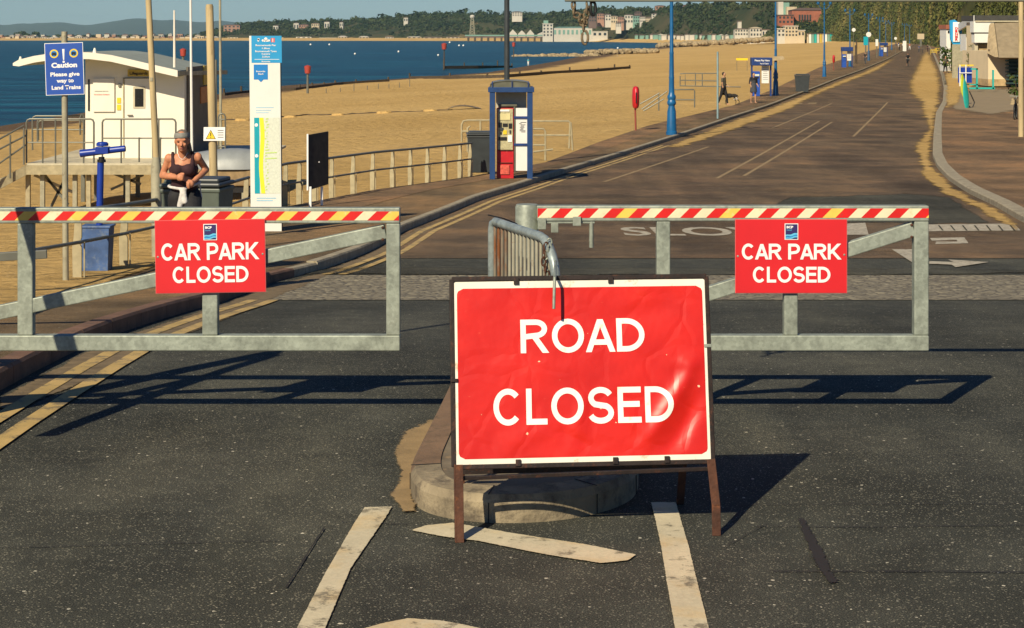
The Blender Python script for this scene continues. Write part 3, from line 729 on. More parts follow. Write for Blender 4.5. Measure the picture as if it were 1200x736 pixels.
# far shore beach strip
mb=MB(); vs=[]; cl=[-300+i*20 for i in range(66)]
for px in cl:
    yt=toeY(px); ys=yt-(135 if px<560 else 90)
    for t,z in ((0,-5.3),(.25,-4.6),(.8,-2.4),(1,-2.1),(1.05,-2.2)):
        y=ys+(yt+8-ys)*t; vs.append(((px-CX)/F*y,y,z))
mb.add(vs,[(c*5+i,(c+1)*5+i,(c+1)*5+i+1,c*5+i+1) for c in range(len(cl)-1) for i in range(4)])
struct(mb.build('far_beach','sand_drift'))
# blue downs far beyond
FH=[(-300,30),(0,29),(30,28),(60,26),(90,28),(105,30),(130,25),(155,22),(165,21),(185,24),(205,23),(230,26),(260,25),(300,27),(350,30),(420,34),(520,37),(700,39)]
mb=MB(); vs=[]; cl=[-300+i*8 for i in range(126)]
for px in cl:
    for t in (0,.3,.6,.85,1,1.4):
        y=8200+1500*t; yt=interp(FH,px)+noise.noise(Vector((px*.06,0,0)))*1.2; zt=H-(yt-HY)/F*9700
        vs.append(((px-CX)/F*y,y,-5+(zt+5)*math.sin(min(1,t)*math.pi/2)+noise.noise(Vector((px*.05,t*3,2)))*4*(t>0)))
mb.add(vs,[(c*6+i,(c+1)*6+i,(c+1)*6+i+1,c*6+i+1) for c in range(len(cl)-1) for i in range(5)])
struct(mb.build('far_downs','far_hills',smooth='all'))
def clump(mb, c, r, nf, rnd, flat=.7, leaf=.45, m=0):
    for _ in range(nf):
        while True:
            d=Vector((rnd.uniform(-1,1),rnd.uniform(-1,1),rnd.uniform(-.6,1)))
            if .15<d.length<1: break
        d*= (.75+.25*rnd.random()); p=Vector(c)+Vector((d.x*r,d.y*r,d.z*r*flat))
        nrm=(d.normalized()+Vector((rnd.uniform(-.5,.5),rnd.uniform(-.5,.5),rnd.uniform(-.2,.7)))).normalized()
        a=nrm.orthogonal().normalized(); a=(Matrix.Rotation(rnd.uniform(0,6.28),3,nrm)@a); b=nrm.cross(a); s=r*leaf*rnd.uniform(.6,1.3)
        mb.add([p-a*s,p-b*s*.6,p+a*s,p+b*s*.7],[(0,1,2,3)],m)
rnd=random.Random(3)
mb=MB()
for _ in range(5200):
    px=rnd.uniform(236,960); t=rnd.random()**.6
    if noise.noise(Vector((px*.02,t*2.5,5)))<-.26 and t<.8: continue
    if 690<px<960 and t>.9 and rnd.random()<.5: continue
    y,z=hill_h(px,t); r=rnd.uniform(2.2,4.6)*(1 if px<700 else .85)*(1.0 if t>.75 else .8)*(1.5 if t>.93 and rnd.random()<.2 else 1)
    clump(mb,((px-CX)/F*y,y,z+r*.5),r,16,rnd,.75,.4)
for _ in range(120):
    px=rnd.uniform(-20,236); y,z=hill_h(px,rnd.uniform(.5,1)); clump(mb,((px-CX)/F*y,y,z+1.5),rnd.uniform(2,5),14,rnd,.6)
for _ in range(40):
    px=rnd.uniform(18,46); y,z=hill_h(px,1); clump(mb,((px-CX)/F*y,y,z+rnd.uniform(1,7)),rnd.uniform(2.5,4),14,rnd,.6)
bank=lambda px,t: (1128+44*t, -2.3+(12.5 if px>932 else 9.5)*t*min(1,(px-885)/25.)*min(1,(1012-px)/25.))
for _ in range(420):
    px=rnd.uniform(900,1005); t=rnd.uniform(.1,.95); Yq,zq=bank(px,t)
    if px<945 and t<.45: continue
    r_=rnd.uniform(1.1,2.2); clump(mb,((px-CX)/F*Yq,Yq,zq+r_*.3),r_,16,rnd,.75,.4)
bk=MB(); bc=[885+i*4 for i in range(33)]; bt_=[0,.2,.4,.6,.8,1,1.6]
bk.add([((px-CX)/F*bank(px,t)[0],bank(px,t)[0],bank(px,min(t,1))[1]) for px in bc for t in bt_],[(c*7+i,(c+1)*7+i,(c+1)*7+i+1,c*7+i+1) for c in range(32) for i in range(6)])
struct(bk.build('grass_bank','cliff',smooth='all'))
tag(mb.build('headland_woodland','leaf_far'),None,None,None,'stuff')
mb=MB()
for _ in range(26000):
    px=rnd.uniform(945,1290); yy=toeY(px); t=rnd.random()*min(1,((4.4+88*yy/F)/48)**1.25)
    y,z=hill_h(px,t); x=(px-CX)/F*y
    sy=HY-(z-H)*F/y
    if sy<-45: continue
    q=Vector((px*.03,t*2.2,0)); z+=noise.noise(q)*min(6,.16*(z+2.3))+noise.noise(q*3)*min(2.5,.07*(z+2.3)); y2=y+noise.noise(q*1.7+Vector((9,0,0)))*6*(1 if px<1000 else .4); x=(px-CX)/F*y2
    if noise.noise(Vector((x*.03+z*.05,z*.04,y2*.004)))>.42: continue
    r=rnd.uniform(.5,1.5)*(1.25 if px<1040 else min(1,.35+yy/900))
    clump(mb,(x,y2-.3,z+r*.2),r,8,rnd,.7,.42)
tag(mb.build('cliff_scrub','leaf_near'),None,None,None,'stuff')

# ------------------------------------------------------------------ ROAD CLOSED sign
gl=Vector(((537-CX)/F*7.64,7.64,0)); gr=Vector(((838-CX)/F*7.745,7.745,0))
ctr=(gl+gr)/2; W=(gr-gl).length; rz=math.atan2((gr-gl).y,(gr-gl).x)
rs=thing('road_sign','big dented red ROAD CLOSED sign on a rusty folding frame in front of the island','road sign',ctr,rz)
LEAN=R(10.5); up=Vector((0,math.sin(LEAN),math.cos(LEAN))); uu=Vector((1,0,0)); nn=uu.cross(up)   # nn faces the camera
B0=Vector((-W/2-.013,0,0))+up*.30; PW=W+.016; PH=.765
def dent(p):
    q=p-B0; a=q.dot(uu)/PW; b=q.dot(up)/PH
    def ridge(x0,y0,x1,y1,wd,amp):
        dx,dy=x1-x0,y1-y0; L=math.hypot(dx,dy); t=((a-x0)*dx+(b-y0)*dy)/L/L; tt=max(0,min(1,t)); ds=math.hypot(a-x0-tt*dx,b-y0-tt*dy)
        return amp*math.exp(-(ds/wd)**2)*math.sin(math.pi*max(.02,min(.98,t)))
    d = ridge(.70,.02,.99,.62,.035,.016)+ridge(.80,.0,1.0,.42,.04,-.016)+ridge(.45,.05,.52,.42,.03,.006)+ridge(.40,.2,.56,.05,.03,-.006)
    d+= ridge(.15,.10,.42,.22,.05,.004)+ridge(.85,.55,.98,.50,.03,.006)+ridge(.62,.3,.78,.12,.03,.006)+ridge(.55,.75,.9,.85,.05,-.004)
    d+= .004*noise.noise(Vector((a*3.5,b*3,1)))+.0018*noise.noise(Vector((a*9,b*8,4)))
    e=min(a,1-a,b,1-b); d*=max(0,min(1,e/.09))
    return p+nn*d
def rrect(x0,x1,y0,y1,r,k=6):
    out=[]
    for cx,cy,a0 in ((x1-r,y0+r,-90),(x1-r,y1-r,0),(x0+r,y1-r,90),(x0+r,y0+r,180)):
        for i in range(k+1):
            t=R(a0+90*i/k); out.append((cx+r*math.cos(t),cy+r*math.sin(t)))
    return out
def grid_plate(x0,x1,y0,y1,r,lift,nx=90,ny=64,thick=.0):
    mb=MB(); vs=[]
    for j in range(ny+1):
        v=y0+(y1-y0)*j/ny; e=min(v-y0,y1-v); ins=r-math.sqrt(max(0,r*r-(r-e)**2)) if e<r else 0
        for i in range(nx+1):
            u=x0+ins+(x1-x0-2*ins)*i/nx
            vs.append(dent(B0+uu*u+up*v)+nn*lift)
    fs=[(j*(nx+1)+i,j*(nx+1)+i+1,(j+1)*(nx+1)+i+1,(j+1)*(nx+1)+i) for j in range(ny) for i in range(nx)]
    mb.add(vs,fs)
    if thick:
        mb.add([p-nn*thick for p in vs],[f[::-1] for f in fs])
    return mb
grid_plate(.001,PW-.001,.004,PH-.012,.014,.001,thick=.002).build('panel','white_sign',rs,smooth='all')
grid_plate(.020,PW-.021,.031,PH-.040,.026,.0022).build('red_face','red_face',rs,smooth='all')
def lett(body,pxl,pxr,pt,pb):
    a=(pxl-530)/303*W+.013; b=(pxr-530)/303*W+.013
    y0=PH*(1-(pb-327)/219.); y1=PH*(1-(pt-327)/219.)
    signtext(body,B0+uu*a+up*y0,uu,up,b-a,y1-y0,'letter',rs,.162,.12,.0036,dent)
lett('ROAD',607,756,376,415.5); lett('CLOSED',573,788,457,499)
fr=MB(); o1=nn*-.012
pts=[B0+uu*0+up*0,B0+uu*PW,B0+uu*PW+up*PH,B0+up*PH]
for a,b in zip(pts,pts[1:]+pts[:1]): fr.beam(a+o1*.8,b+o1*.8,.024,.02,uu if abs((b-a).normalized().dot(up))>.9 else up)
fr.build('frame','frame_dark',rs,bev=.003)
for x,side in ((PW*.25,1),(PW*.62,1),(PW*.245,0),(PW*.62,0),(PW*.82,0)):
    c=B0+uu*x+up*(PH-.012 if side else .012)+nn*.006
    MB().beam(c-up*.014,c+up*.014,.022,.008,nn).build('clip','frame_dark',rs,bev=.002)
for y in (PH*.62,): MB().beam(B0+uu*(PW-.02)+up*y,B0+uu*(PW+.012)+up*y,.014,.012,nn).build('clip','galv',rs,bev=.002)
MB().beam(B0+up*.35-uu*.01+nn*.004,B0+up*.35+uu*.02+nn*.004,.014,.012,nn).build('clip','frame_dark',rs,bev=.002)
for s in (-1,1):
    m=MB(); x=s*(W/2-.006)
    top=Vector((x,0,0))+up*.31
    if s<0: m.beam(Vector((x,-.0,.0)),top,.036,.006,(0,1,0)); m.beam(Vector((x-.016,.014,0)),top+Vector((-.016,.014,0)),.006,.036,(0,1,0))
    else:
        k=Vector((x+.014,.02,.12)); m.beam(Vector((x+.012,-.0,.0)),k,.036,.008,(0,1,0)); m.beam(k,top,.036,.008,(0,1,0)); m.beam(Vector((x+.026,.014,0)),k+Vector((.015,.014,0)),.006,.032,(0,1,0))
    m.build('leg','rust',rs,bev=.002)
    rt=B0+uu*(0 if s<0 else PW)+up*PH; rt=Vector((s*(W/2-.045),rt.y+.01,rt.z-.03)); rf=Vector((s*(W/2-.045),.53,0))
    MB().beam(rt,rf,.034,.012,(0,1,0)).build('leg','rust',rs,bev=.002)
MB().beam(Vector((-W/2+.05,.44,.19)),Vector((W/2-.05,.44,.19)),.012,.03).build('crossbar','frame_dark',rs,bev=.002)
MB().beam(Vector((-W/2,.07,.245)),Vector((W/2,.07,.262)),.016,.016).build('crossbar','frame_dark',rs,bev=.002)
# chain tether bar lying over the sign's top edge
hk=MB(); tp=ctr+Matrix.Rotation(rz,3,'Z')@(B0+uu*(.4*PW)+up*(PH+.016)); 

hk.tube([P(651,306,9.0),P(650.5,314,8.5),P(650.5,319,8.05),P(650.5,322.5,7.85),P(650,326,7.80),P(649.5,340,7.785),P(649,362,7.765)],.0065,10)
tag(hk.build('tie_rod','galv',smooth=True),'thin grey steel rod hooked over the top edge of the ROAD CLOSED sign','rod')

# ------------------------------------------------------------------ traffic island
def gxy(px,py): v=G(px,py); return Vector((v.x,v.y,0))
outer=[(527,476),(512,505),(494,540),(482,565),(481,583),(492,598),(520,607),(565,613),(620,613),(665,609),(705,601),(735,590),(747,578),(749,560),(742,520),(728,484)]
def chaik(p,n=2):
    for _ in range(n):
        q=[p[0]]
        for a,b in zip(p,p[1:]): q += [(a[0]*.75+b[0]*.25,a[1]*.75+b[1]*.25),(a[0]*.25+b[0]*.75,a[1]*.25+b[1]*.75)]
        p=q+[p[-1]]
    return p
og=[gxy(*p) for p in chaik(outer)]; cen=Vector((.05,9.3,0))
ext=[Vector((-.33,11.6,0))]+og+[Vector((.62,11.6,0))]
def inset(pts,w):
    out=[]
    for i,p in enumerate(pts):
        a=pts[max(i-1,0)]; b=pts[min(i+1,len(pts)-1)]; d=(b-a).normalized(); n=Vector((-d.y,d.x,0))
        if i in(0,len(pts)-1): n=Vector((1 if i==0 else -1,0,0))
        out.append(p+n*w)
    return out
i1=inset(ext,.02); i2=inset(ext,.135)
isl=MB(); n=len(ext)
vs=[p+Vector((0,0,-.05)) for p in ext]+[p+Vector((0,0,.085)) for p in ext]+[p+Vector((0,0,.118)) for p in i1]+[p+Vector((0,0,.125)) for p in i2]+[p+Vector((0,0,-.05)) for p in i2]
for L in range(4):
    for i in range(n-1):
        isl.add([vs[L*n+i],vs[L*n+i+1],vs[(L+1)*n+i+1],vs[(L+1)*n+i]],[(0,1,2,3)],1 if i<17 else 0)
struct(isl.build('island_kerb',['kerb_grey','kerb_rust'],smooth=True))
jm=MB()
for i in (17,31,42,50):
    p=ext[i]; q=i2[i]; d=(q-p).normalized(); 
    jm.beam(p-d*.003+Vector((0,0,.0)),p-d*.003+Vector((0,0,.085)),.004,.004); jm.beam(p+Vector((0,0,.1215)),q+Vector((0,0,.1265)),.004,.003)
struct(jm.build('kerb_joint_gaps','tar' if 'tar' in M else MATS['tar']))
it=MB(); it.add([p+Vector((0,0,.118)) for p in i2],[tuple(range(n))])
struct(it.build('island_top',simple('island_slabs',(.15,.12,.08),.85,0,.35,5,.5,40,(.3,.2,.1),.3)))

# ------------------------------------------------------------------ car park gates
def gate(name_label, Y, xl, xr, ytop, ybot, uprights, brace, endx, endpx, hinge_left):
    x=lambda px:(px-CX)/F*Y; z=lambda py:H-(py-HY)/F*Y
    t=thing('car_park_gate',name_label,'gate',(x((xl+xr)/2),Y,0))
    o=Vector((-x((xl+xr)/2),-Y,0)); T=.075; hw=.038
    def bar(n_,a,b,w=.08): 
        return MB().beam(a+o,b+o,T,w,(0,0,1) if abs((b-a).normalized().z)<.9 else (1,0,0)).build(n_,'galv',t,bev=.006)
    def post(px0,px1,py0,py1,n_='upright'):
        cx=(x(px0)+x(px1))/2; return MB().box(Vector((cx,Y+.002,(z(py0)+z(py1))/2))+o,(x(px1)-x(px0),T-.008,z(py0)-z(py1))).build(n_,'galv',t,bev=.006)
    zt=(z(ytop)+z(ytop+18))/2; zb=(z(ybot)+z(ybot-18))/2
    bar('top_rail',Vector((x(xl),Y,zt)),Vector((x(xr),Y,zt)),z(ytop)-z(ytop+18)); bar('bottom_rail',Vector((x(xl),Y,zb)),Vector((x(xr),Y,zb)),z(ybot-18)-z(ybot))
    post(endpx[0],endpx[1],ytop+18,ybot-18,'end_upright')
    for a,b in uprights: post(a,b,ytop+18,ybot-18)
    (ax,ay),(bx,by)=brace
    MB().beam(Vector((x(ax),Y-.0,z(ay)))+o,Vector((x(bx),Y,z(by)))+o,T-.02,.077).build('brace','galv',t,bev=.005)
    for dy in (-5,9):
        MB().ell(Vector((x(bx-3),Y-.03,z(by+dy)))+o,(.008,.006,.008),8,6).build('bolt','rust',t)
    return t,x,z,o
def stripes(t,o,Y,x,z,xa,xb,y0,y1,first,per,cols):
    mb=MB(); k=0; xx=first
    za,zb=z(y1),z(y0); sl=11*Y/F; X0,X1=x(xa),x(xb)
    def para(a,b,m):
        # slanted band from a to b at the bottom, shifted by sl at the top, clipped to the rail
        poly=[(a,za),(b,za),(b+sl,zb),(a+sl,zb)]
        def clip(poly,lim,sg):
            out=[]
            for i in range(len(poly)):
                p,q=poly[i],poly[(i+1)%len(poly)]; pi=(p[0]-lim)*sg>=0; qi=(q[0]-lim)*sg>=0
                if pi: out.append(p)
                if pi!=qi:
                    f=(lim-p[0])/(q[0]-p[0]); out.append((lim,p[1]+(q[1]-p[1])*f))
            return out
        poly=clip(clip(poly,X0,1) if poly else [],X1,-1)
        if len(poly)>=3: mb.add([Vector((u,Y-.0375-.0015,w))+o for u,w in poly],[tuple(range(len(poly)))],m)
    p=per*Y/F; w=p*.5; a=x(first); 
    while a>X0-p: a-=p; k-=1
    while a<X1+p:
        para(a,a+w,0); para(a+w,a+p,cols[k%len(cols)]); a+=p; k+=1
    mb.build('reflective_stripes',['stripe_red','stripe_white','stripe_yellow'],t)
YG=10.2
t,x,z,o=gate('long grey left gate with red, cream and yellow striped top rail',YG,-330,469,243,410,[(22,40),(238,256),(-190,-172)],((-140,395),(452,271)),None,(453,469),True)
stripes(t,o,YG,x,z,-330,468,247,257.5,4,30.5,[2,1])
t,x,z,o=gate('grey right gate with striped top rail, hinged on the thick round post',YG,629,1087,240.5,410,[(769,785),(918,934)],((700,385),(1070,268)),None,(1070,1087),False)
stripes(t,o,YG,x,z,630,1086.5,243.5,254.5,615,30.2,[1,1,1,2])
def closed_sign(lab,px0,px1,py0,py1,tl,tilt,w1,w2):
    Y=YG-.05; sc_=Y/F; o=P((px0+px1)/2,(py0+py1)/2,Y)
    t=thing('warning_sign',lab,'sign',o); u=Vector((math.cos(tilt),0,math.sin(tilt))); v=Vector((-math.sin(tilt),0,math.cos(tilt)))
    wd=(px1-px0)*sc_; ht=(py1-py0)*sc_; c0=-u*wd/2-v*ht/2
    quadplate(MB(),c0,u,v,wd,ht,.003).build('panel','red_sign',t)
    quadplate(MB(),c0-u*.003-v*.003+Vector((0,.0015,0)),u,v,wd+.006,ht+.006,.0025).build('panel_edge','pink_edge' ,t)
    def tx(s,a,b,top,bot): signtext(s,c0+u*((a-px0)*sc_)+v*((py1-bot)*sc_),u,v,(b-a)*sc_,(bot-top)*sc_,'letter_plain',t,.185,.085,.0045)
    tx('CAR PARK',*w1); tx('CLOSED',*w2)
    lc=c0+u*(wd/2-.035)+v*(ht-.108)
    g=quadplate(MB(),lc,u,v,.073,.088,.0045).build('logo','letter_plain',t)
    quadplate(MB(),lc+u*.004+v*.004,u,v,.065,.08,.0055).build('logo_field','logo_navy',g)
    wv=MB(); L=lc+u*.004+v*.004
    for k_,(h0,h1,m) in enumerate(((.004,.012,0),(.014,.022,1),(.0,.006,1))):
        ps=[(i*.0065,h0+.010*(i/10)**1.5+.002*math.sin(i)) for i in range(11)]; qs=[(i*.0065,h1+.012*(i/10)**1.2+.002*math.sin(i+.5)) for i in range(11)][::-1]
        wv.add([L+u*a+v*b+Vector((0,-.0062-k_*.0004,0)) for a,b in ps+qs],[tuple(range(22))],m)
    wv.build('logo_wave',['azure','map_sky'],g)
    text('BCP',L+u*.006+v*.058,u,v,.036,.014,'letter_plain',g,'logo_text',.05,0,.0065)
    text('Council',L+u*.006+v*.046,u,v,.028,.007,'map_sky',g,'logo_text',.02,0,.0065)
    for bx_,by_ in ((.02,.5),(.98,.52)):
        MB().ell(c0+u*wd*bx_+v*ht*by_+Vector((0,-.003,0)),(.006,.003,.006),8,6).build('screw','galv',t)
    return t
M['pink_edge']=simple('faded_pink_edge',(.6,.12,.12),.5,0,.1); M['logo_navy']=simple('logo_navy',(.03,.02,.12),.5); M['map_sky']=simple('sky_blue_print',(.12,.5,.75),.5)
closed_sign('red CAR PARK CLOSED sign fixed on the left gate',182.5,310.5,258,342.5,0,R(.9),(189,303,284.5,304.5),(202,291,312,331))
closed_sign('red CAR PARK CLOSED sign fixed on the right gate',862,992,257.5,343,0,0,(869,985,285.5,304),(882,973,312.5,331))
def closed_clip(px,py):
    pass
# centre gate post
cp=thing('gate_post','thick round galvanised post with hinge brackets between the two gates','post',P(617.5,300,YG+.03)*1)
cp.location.z=0; c=Vector((0,0,0))
MB().lathe(c,[(.0635,0),(.0635,H-(243-HY)/F*YG),(.058,H-(240-HY)/F*YG),(.0,H-(239.5-HY)/F*YG)],28).build('post','galv',cp,smooth=True)
cpo=Vector(cp.location)
def q(px,py,y): return P(px,py,y)-cpo
m=MB(); m.beam(q(630,262,YG-.02),q(640,262,YG-.02),.05,.06); m.beam(q(640,259,YG-.02),q(697,259,YG-.02),.02,.026); m.box(q(676,259,YG-.03),(.045,.045,.05)); m.box(q(650,267,YG-.02),(.04,.03,.05))
m.build('hinge_bracket','cream_galv' if 'cream_galv' in M else 'galv',cp,bev=.003)
MB().tube([q(693,256,YG-.02),q(693,290,YG-.02)],.012).build('drop_bolt','galv',cp,smooth=True)
# left hinge post and tall goalpost, just outside the frame, whose shadows cross the road
hp=thing('barrier_post','tall grey height barrier post at the left kerb end of the long gate','post',(-3.12,9.85,0))
MB().box((0,0,1.15),(.13,.13,2.3)).build('post','galv',hp,bev=.01)
MB().tube([(0,0,2.3),(0,0,4.4)],.03).build('sign_pole','galv',hp)
MB().beam((.12,-1.35,.95),(.06,-.05,2.25),.085,.08).build('stay','galv',hp,bev=.005)
# height barrier beam with chain
hb=thing('height_barrier','grey horizontal height bar crossing high above the right gate','barrier',(0,10.0,0))
bm_=MB(); za=P(0,2,10.0).z
bm_.beam(Vector(((662-CX)/F*10,0,za+.04)),Vector((4.2,0,za+.04)),.08,.08); bm_.build('beam',simple('olive_galv',(.17,.17,.13),.6,.2,.15),hb,bev=.004)
MB().box((4.25,0,1.2),(.12,.12,2.4)).build('post','galv',hb,bev=.008)
ch=thing('hanging_chain','rusty knotted chain with a shackle hanging from the left end of the height bar','chain',P(686,4,9.98))
co_=Vector(ch.location)
def ring(c,rx,rz,r,rot,mat,nm,par):
    pts=[]; rm=Matrix.Rotation(rot,3,'Z')
    for i in range(15):
        t=2*math.pi*i/14; pts.append(Vector(c)+rm@Vector((rx*math.sin(t),0,rz*math.cos(t))))
    return MB().tube(pts,r,8,0,False).build(nm,mat,par,smooth=True)
M['chain_tan']=simple('tan_rusty_chain',(.20,.15,.09),.7,.2,.4,30,.3,60,(.07,.035,.02),.5)
def cq(px,py): return P(px,py,9.98)-co_
for px,py,rx,rz_,rt in ((672,6,2,5,.3),(673,13,3,5,1.2),(676,18,4,3,.2),(681,22,4,5,.9),(684,27,4,4,.1),(684,32,2,4,1.3),(690,4,3,5,.5),(688,11,2,5,1.2),(687,17,3,5,.3),(686,24,3,4,1.0)):
    ring(cq(px,py),rx*10/F,rz_*10/F,.0065,rt,'chain_tan','link',ch)
ring(cq(685.5,44),3.6*10/F,8*10/F,.007,0,'chain_tan','shackle',ch)
ring(cq(695,10),3.2*10/F,8*10/F,.008,.3,'black','ring',ch)

# ------------------------------------------------------------------ crowd barrier on the island
cb=thing('crowd_barrier','short steel crowd barrier with rusty bars standing on the island','barrier',(.05,9.5,.118))
cbo=Vector((.05,9.5,.118))
A=P(577,262,9.9); A.z=1.085; E=Vector((.215,9.02,1.06))
Bt=Vector((A.x,A.y,.2)); d=(E-A); d.z=0; d.normalize()
top=[A+Vector((0,0,-.9)),A+Vector((0,0,-.05)),A+d*.015+Vector((0,0,-.012)),A+d*.05]
L=(Vector((E.x,E.y,0))-Vector((A.x,A.y,0))).length
for i in range(1,7): top.append(A+d*(.05+(L-.27)*i/6)+Vector((0,0,-.01*i/6)))
for i in range(1,7):
    t=math.pi/2*i/6; top.append(A+d*(L-.22+.22*math.sin(t))+Vector((0,0,-.01-.25*(1-math.cos(t)))))
top.append(E+Vector((0,0,-.93)))
MB().tube([p-cbo for p in top],.0235,12).build('tube_frame','galv_blue',cb,smooth=True)
MB().tube([A+Vector((0,0,-.83))-cbo,E+Vector((0,0,-.82))-cbo],.014,10).build('bottom_rail','galv_blue',cb,smooth=True)
M['bar_rust']=simple('rust_streaked_bar',(.22,.19,.14),.7,.2,.25,9,0,0,(.20,.07,.02),.75,0,(1,1,.25)); M['bar_pale']=simple('pale_bar',(.34,.32,.24),.6,.2,.2,9,0,0,(.2,.1,.05),.1)
for i in range(16):
    s=.045+(L-.09)*i/15; p=A+d*s; over=max(0,s-(L-.22)); zt=1.062-(.22-math.sqrt(max(0,.22**2-over**2)))*1.1
    MB().tube([Vector((p.x,p.y,.24))-cbo,Vector((p.x,p.y,zt))-cbo],.0085,8).build('bar','bar_rust' if i<4 else 'bar_pale',cb,smooth=True)
for e in (A,E): MB().beam(Vector((e.x-.10,e.y,.13))-cbo,Vector((e.x+.12,e.y,.13))-cbo,.05,.012).build('foot','galv_blue',cb,bev=.003)
chn=thing('padlock_chain','dark chain hanging down the right side of the small crowd barrier','chain',E+Vector((-.03,.1,-.02)))
for i in range(16):
    zz=-.035*i; ring((-.02-.012*math.sin(i*.9),-.03-.01*i*.1,zz),.011,.022,.0042,i%2*1.5+.3,'chain_dark' if 'chain_dark' in M else 'rust','link',chn)
for i in range(7):
    ring((-.015+.012*math.cos(i),-.0-.02*math.sin(i*1.3)-.02,.02-.03*i),.011,.02,.0042,i%2*1.4,'galv','link',chn)
wr=MB(); wr.tube([P(572,252,9.7),P(590,256,9.8),P(605,262,9.9),P(615,272,9.95)],.0035,6)
tag(wr.build('tie_wire','black',smooth=True),'thin dark wire trailing from the crowd barrier to the round post','wire')

# ------------------------------------------------------------------ pavement furniture, left
gp=lambda px,py: G(px,py,.11)
b=gp(77,330); Yc=b.y
cs=thing('caution_sign','blue caution sign about land trains on a thin grey post at far left','sign',b)
sc_=Yc/F; tp=P(75.5,37,Yc)-b
MB().tube([(0,0,0),tp],.0325*1,14).build('post','grey_post',cs,smooth=True)
s0=P(54,112,Yc-.05)-b; u=(P(100,110.5,Yc-.05)-P(54,112,Yc-.05)).normalized(); v=Vector((-u.z,0,u.x))*1; w_=45*sc_; h_=61*sc_
quadplate(MB(),s0,u,v,w_,h_,.003).build('panel','letter_plain',cs)
quadplate(MB(),s0+u*.006+v*.006,u,v,w_-.012,h_-.012,.0045).build('blue_face','blue_sign',cs)
def ct(s,cxp,yb,wpx,hpx,bold=.03): text(s,s0+u*((cxp-54-wpx/2)*sc_)+v*((111.5-yb)*sc_),u,v,wpx*sc_,hpx*sc_,'letter_plain',cs,'lettering',bold,0,.0055)
ct('Caution',76.5,79.5,30,6.3,.045); ct('Please give',77,89.5,34,5,.03); ct('way to',77,97,20,5,.03); ct('Land Trains',78,105,34,5,.03)
ex=MB(); cc=s0+u*(22*sc_)+v*(41*sc_)+Vector((0,-.006,0))
ex.add([cc-u*.006,cc+u*.006,cc+u*.012+v*.115,cc-u*.012+v*.115],[(0,1,2,3)]); ex.lathe((0,0,0),[(0,0)],3); 
ex.v=ex.v[:4]; ex.f=ex.f[:1]; ex.mi=ex.mi[:1]
def disc(mb,c,r,m=0,n=20,y=0): mb.add([Vector(c)+Vector((r*math.cos(2*math.pi*i/n),y,r*math.sin(2*math.pi*i/n))) for i in range(n)],[tuple(range(n))],m)
disc(ex,cc-v*.02,.012); ex.build('exclamation_mark','letter_plain',cs)
for dx in (11,34):
    k=MB(); c=s0+u*(dx*sc_)+v*(48.5*sc_)
    disc(k,c,.046,0,24,-.006); disc(k,c,.032,1,24,-.0065)
    g=k.build('roundel',['map_yellow2' if 'map_yellow2' in M else 'yellow','azure'],cs)
    e=MB(); e.box(c+Vector((0,-.0075,.004)),(.042,.001,.018),0,0); e.box(c+Vector((0,-.0075,-.010)),(.05,.001,.008),0,0); disc(e,c+Vector((-.013,0,-.016)),.006,0,10,-.008); disc(e,c+Vector((.013,0,-.016)),.006,0,10,-.008)
    e.build('train_symbol','black',g)

b=gp(115,318); Yt=b.y; k=Yt/F
tt=thing('seafront_telescope','royal blue post with a T shaped head on a worn tapered blue box','telescope',b)
pr=lambda px,py,dy=0: P(px,py,Yt+dy)-b
m=MB(); x0,x1,xb0,xb1=pr(98,266).x,pr(131,266).x,pr(99,318).x,pr(129,318).x; z1=pr(0,266).z
for (xa,xc,zz,dd) in ((xb0,xb1,0,.12),(x0,x1,z1,.145)):
    m.v += [(xa,-dd,zz),(xc,-dd,zz),(xc,dd,zz),(xa,dd,zz)]
m.f += [(3,2,1,0),(4,5,6,7),(0,1,5,4),(1,2,6,5),(2,3,7,6),(3,0,4,7)]; m.mi += [0]*6
m.box(((x0+x1)/2,0,z1+.012),(x1-x0+.03,.31,.024))
m.build('base_box','blue_worn',tt,bev=.006)
MB().tube([pr(116.5,266),pr(118,188)],.039,16).build('post','blue_paint',tt,smooth=True)
MB().lathe(pr(119,190),[(.05,0),(.05,.03),(.035,.03),(.035,.06)],14).build('swivel','black',tt,smooth=True)
hd=MB(); hd.tube([pr(94,180),pr(147,174)],[.044,.036],16); hd.box(pr(120.5,176),(.15,.13,.08)); hd.lathe(pr(120,171),[(.07,0),(.07,.03),(.05,.045)],16)
hd.build('head','blue_paint',tt,smooth=True,bev=.004)

def leanpole(name,label,cat,base,top,Y,r,mat,rt=None,n=14,group=None):
    b=P(base[0],base[1],Y); t=thing(name,label,cat,b,0,group) if False else None
    o=MB().tube([(0,0,0),P(top[0],top[1],Y)-b],[r,rt or r],n).build(name,mat,smooth=True,loc=b); tag(o,label,cat,group); return o
b=gp(184,302); Yp=b.y
lp=thing('lamp_column','tall cream column with a thicker lower sleeve left of the jogging woman','column',b)
m=MB(); m.tube([P(183,185,Yp)-b,P(177,60,Yp)-b,P(171,-60,Yp)-b],[.042,.040,.036],16); m.build('shaft','cream_post',lp,smooth=True)
m=MB(); m.tube([(0,0,0),P(183,196,Yp)-b,P(183,184,Yp)-b],[.068,.068,.045],16); m.build('sleeve','grey_post',lp,smooth=True)
MB().box(P(177.5,93,Yp-.04)-b,(.035,.012,.05)).build('clip','grey_post',lp,bev=.003)
b=gp(252,283); Yp=b.y
po=MB().tube([(0,0,0),P(249,150,Yp)-b,P(245.5,8,Yp)-b,P(245.4,5,Yp)-b],[.062,.060,.056,.045],18).build('wooden_post','cream_post',smooth=True,loc=b); tag(po,'thick cream post with a flat top right of the jogging woman','post')
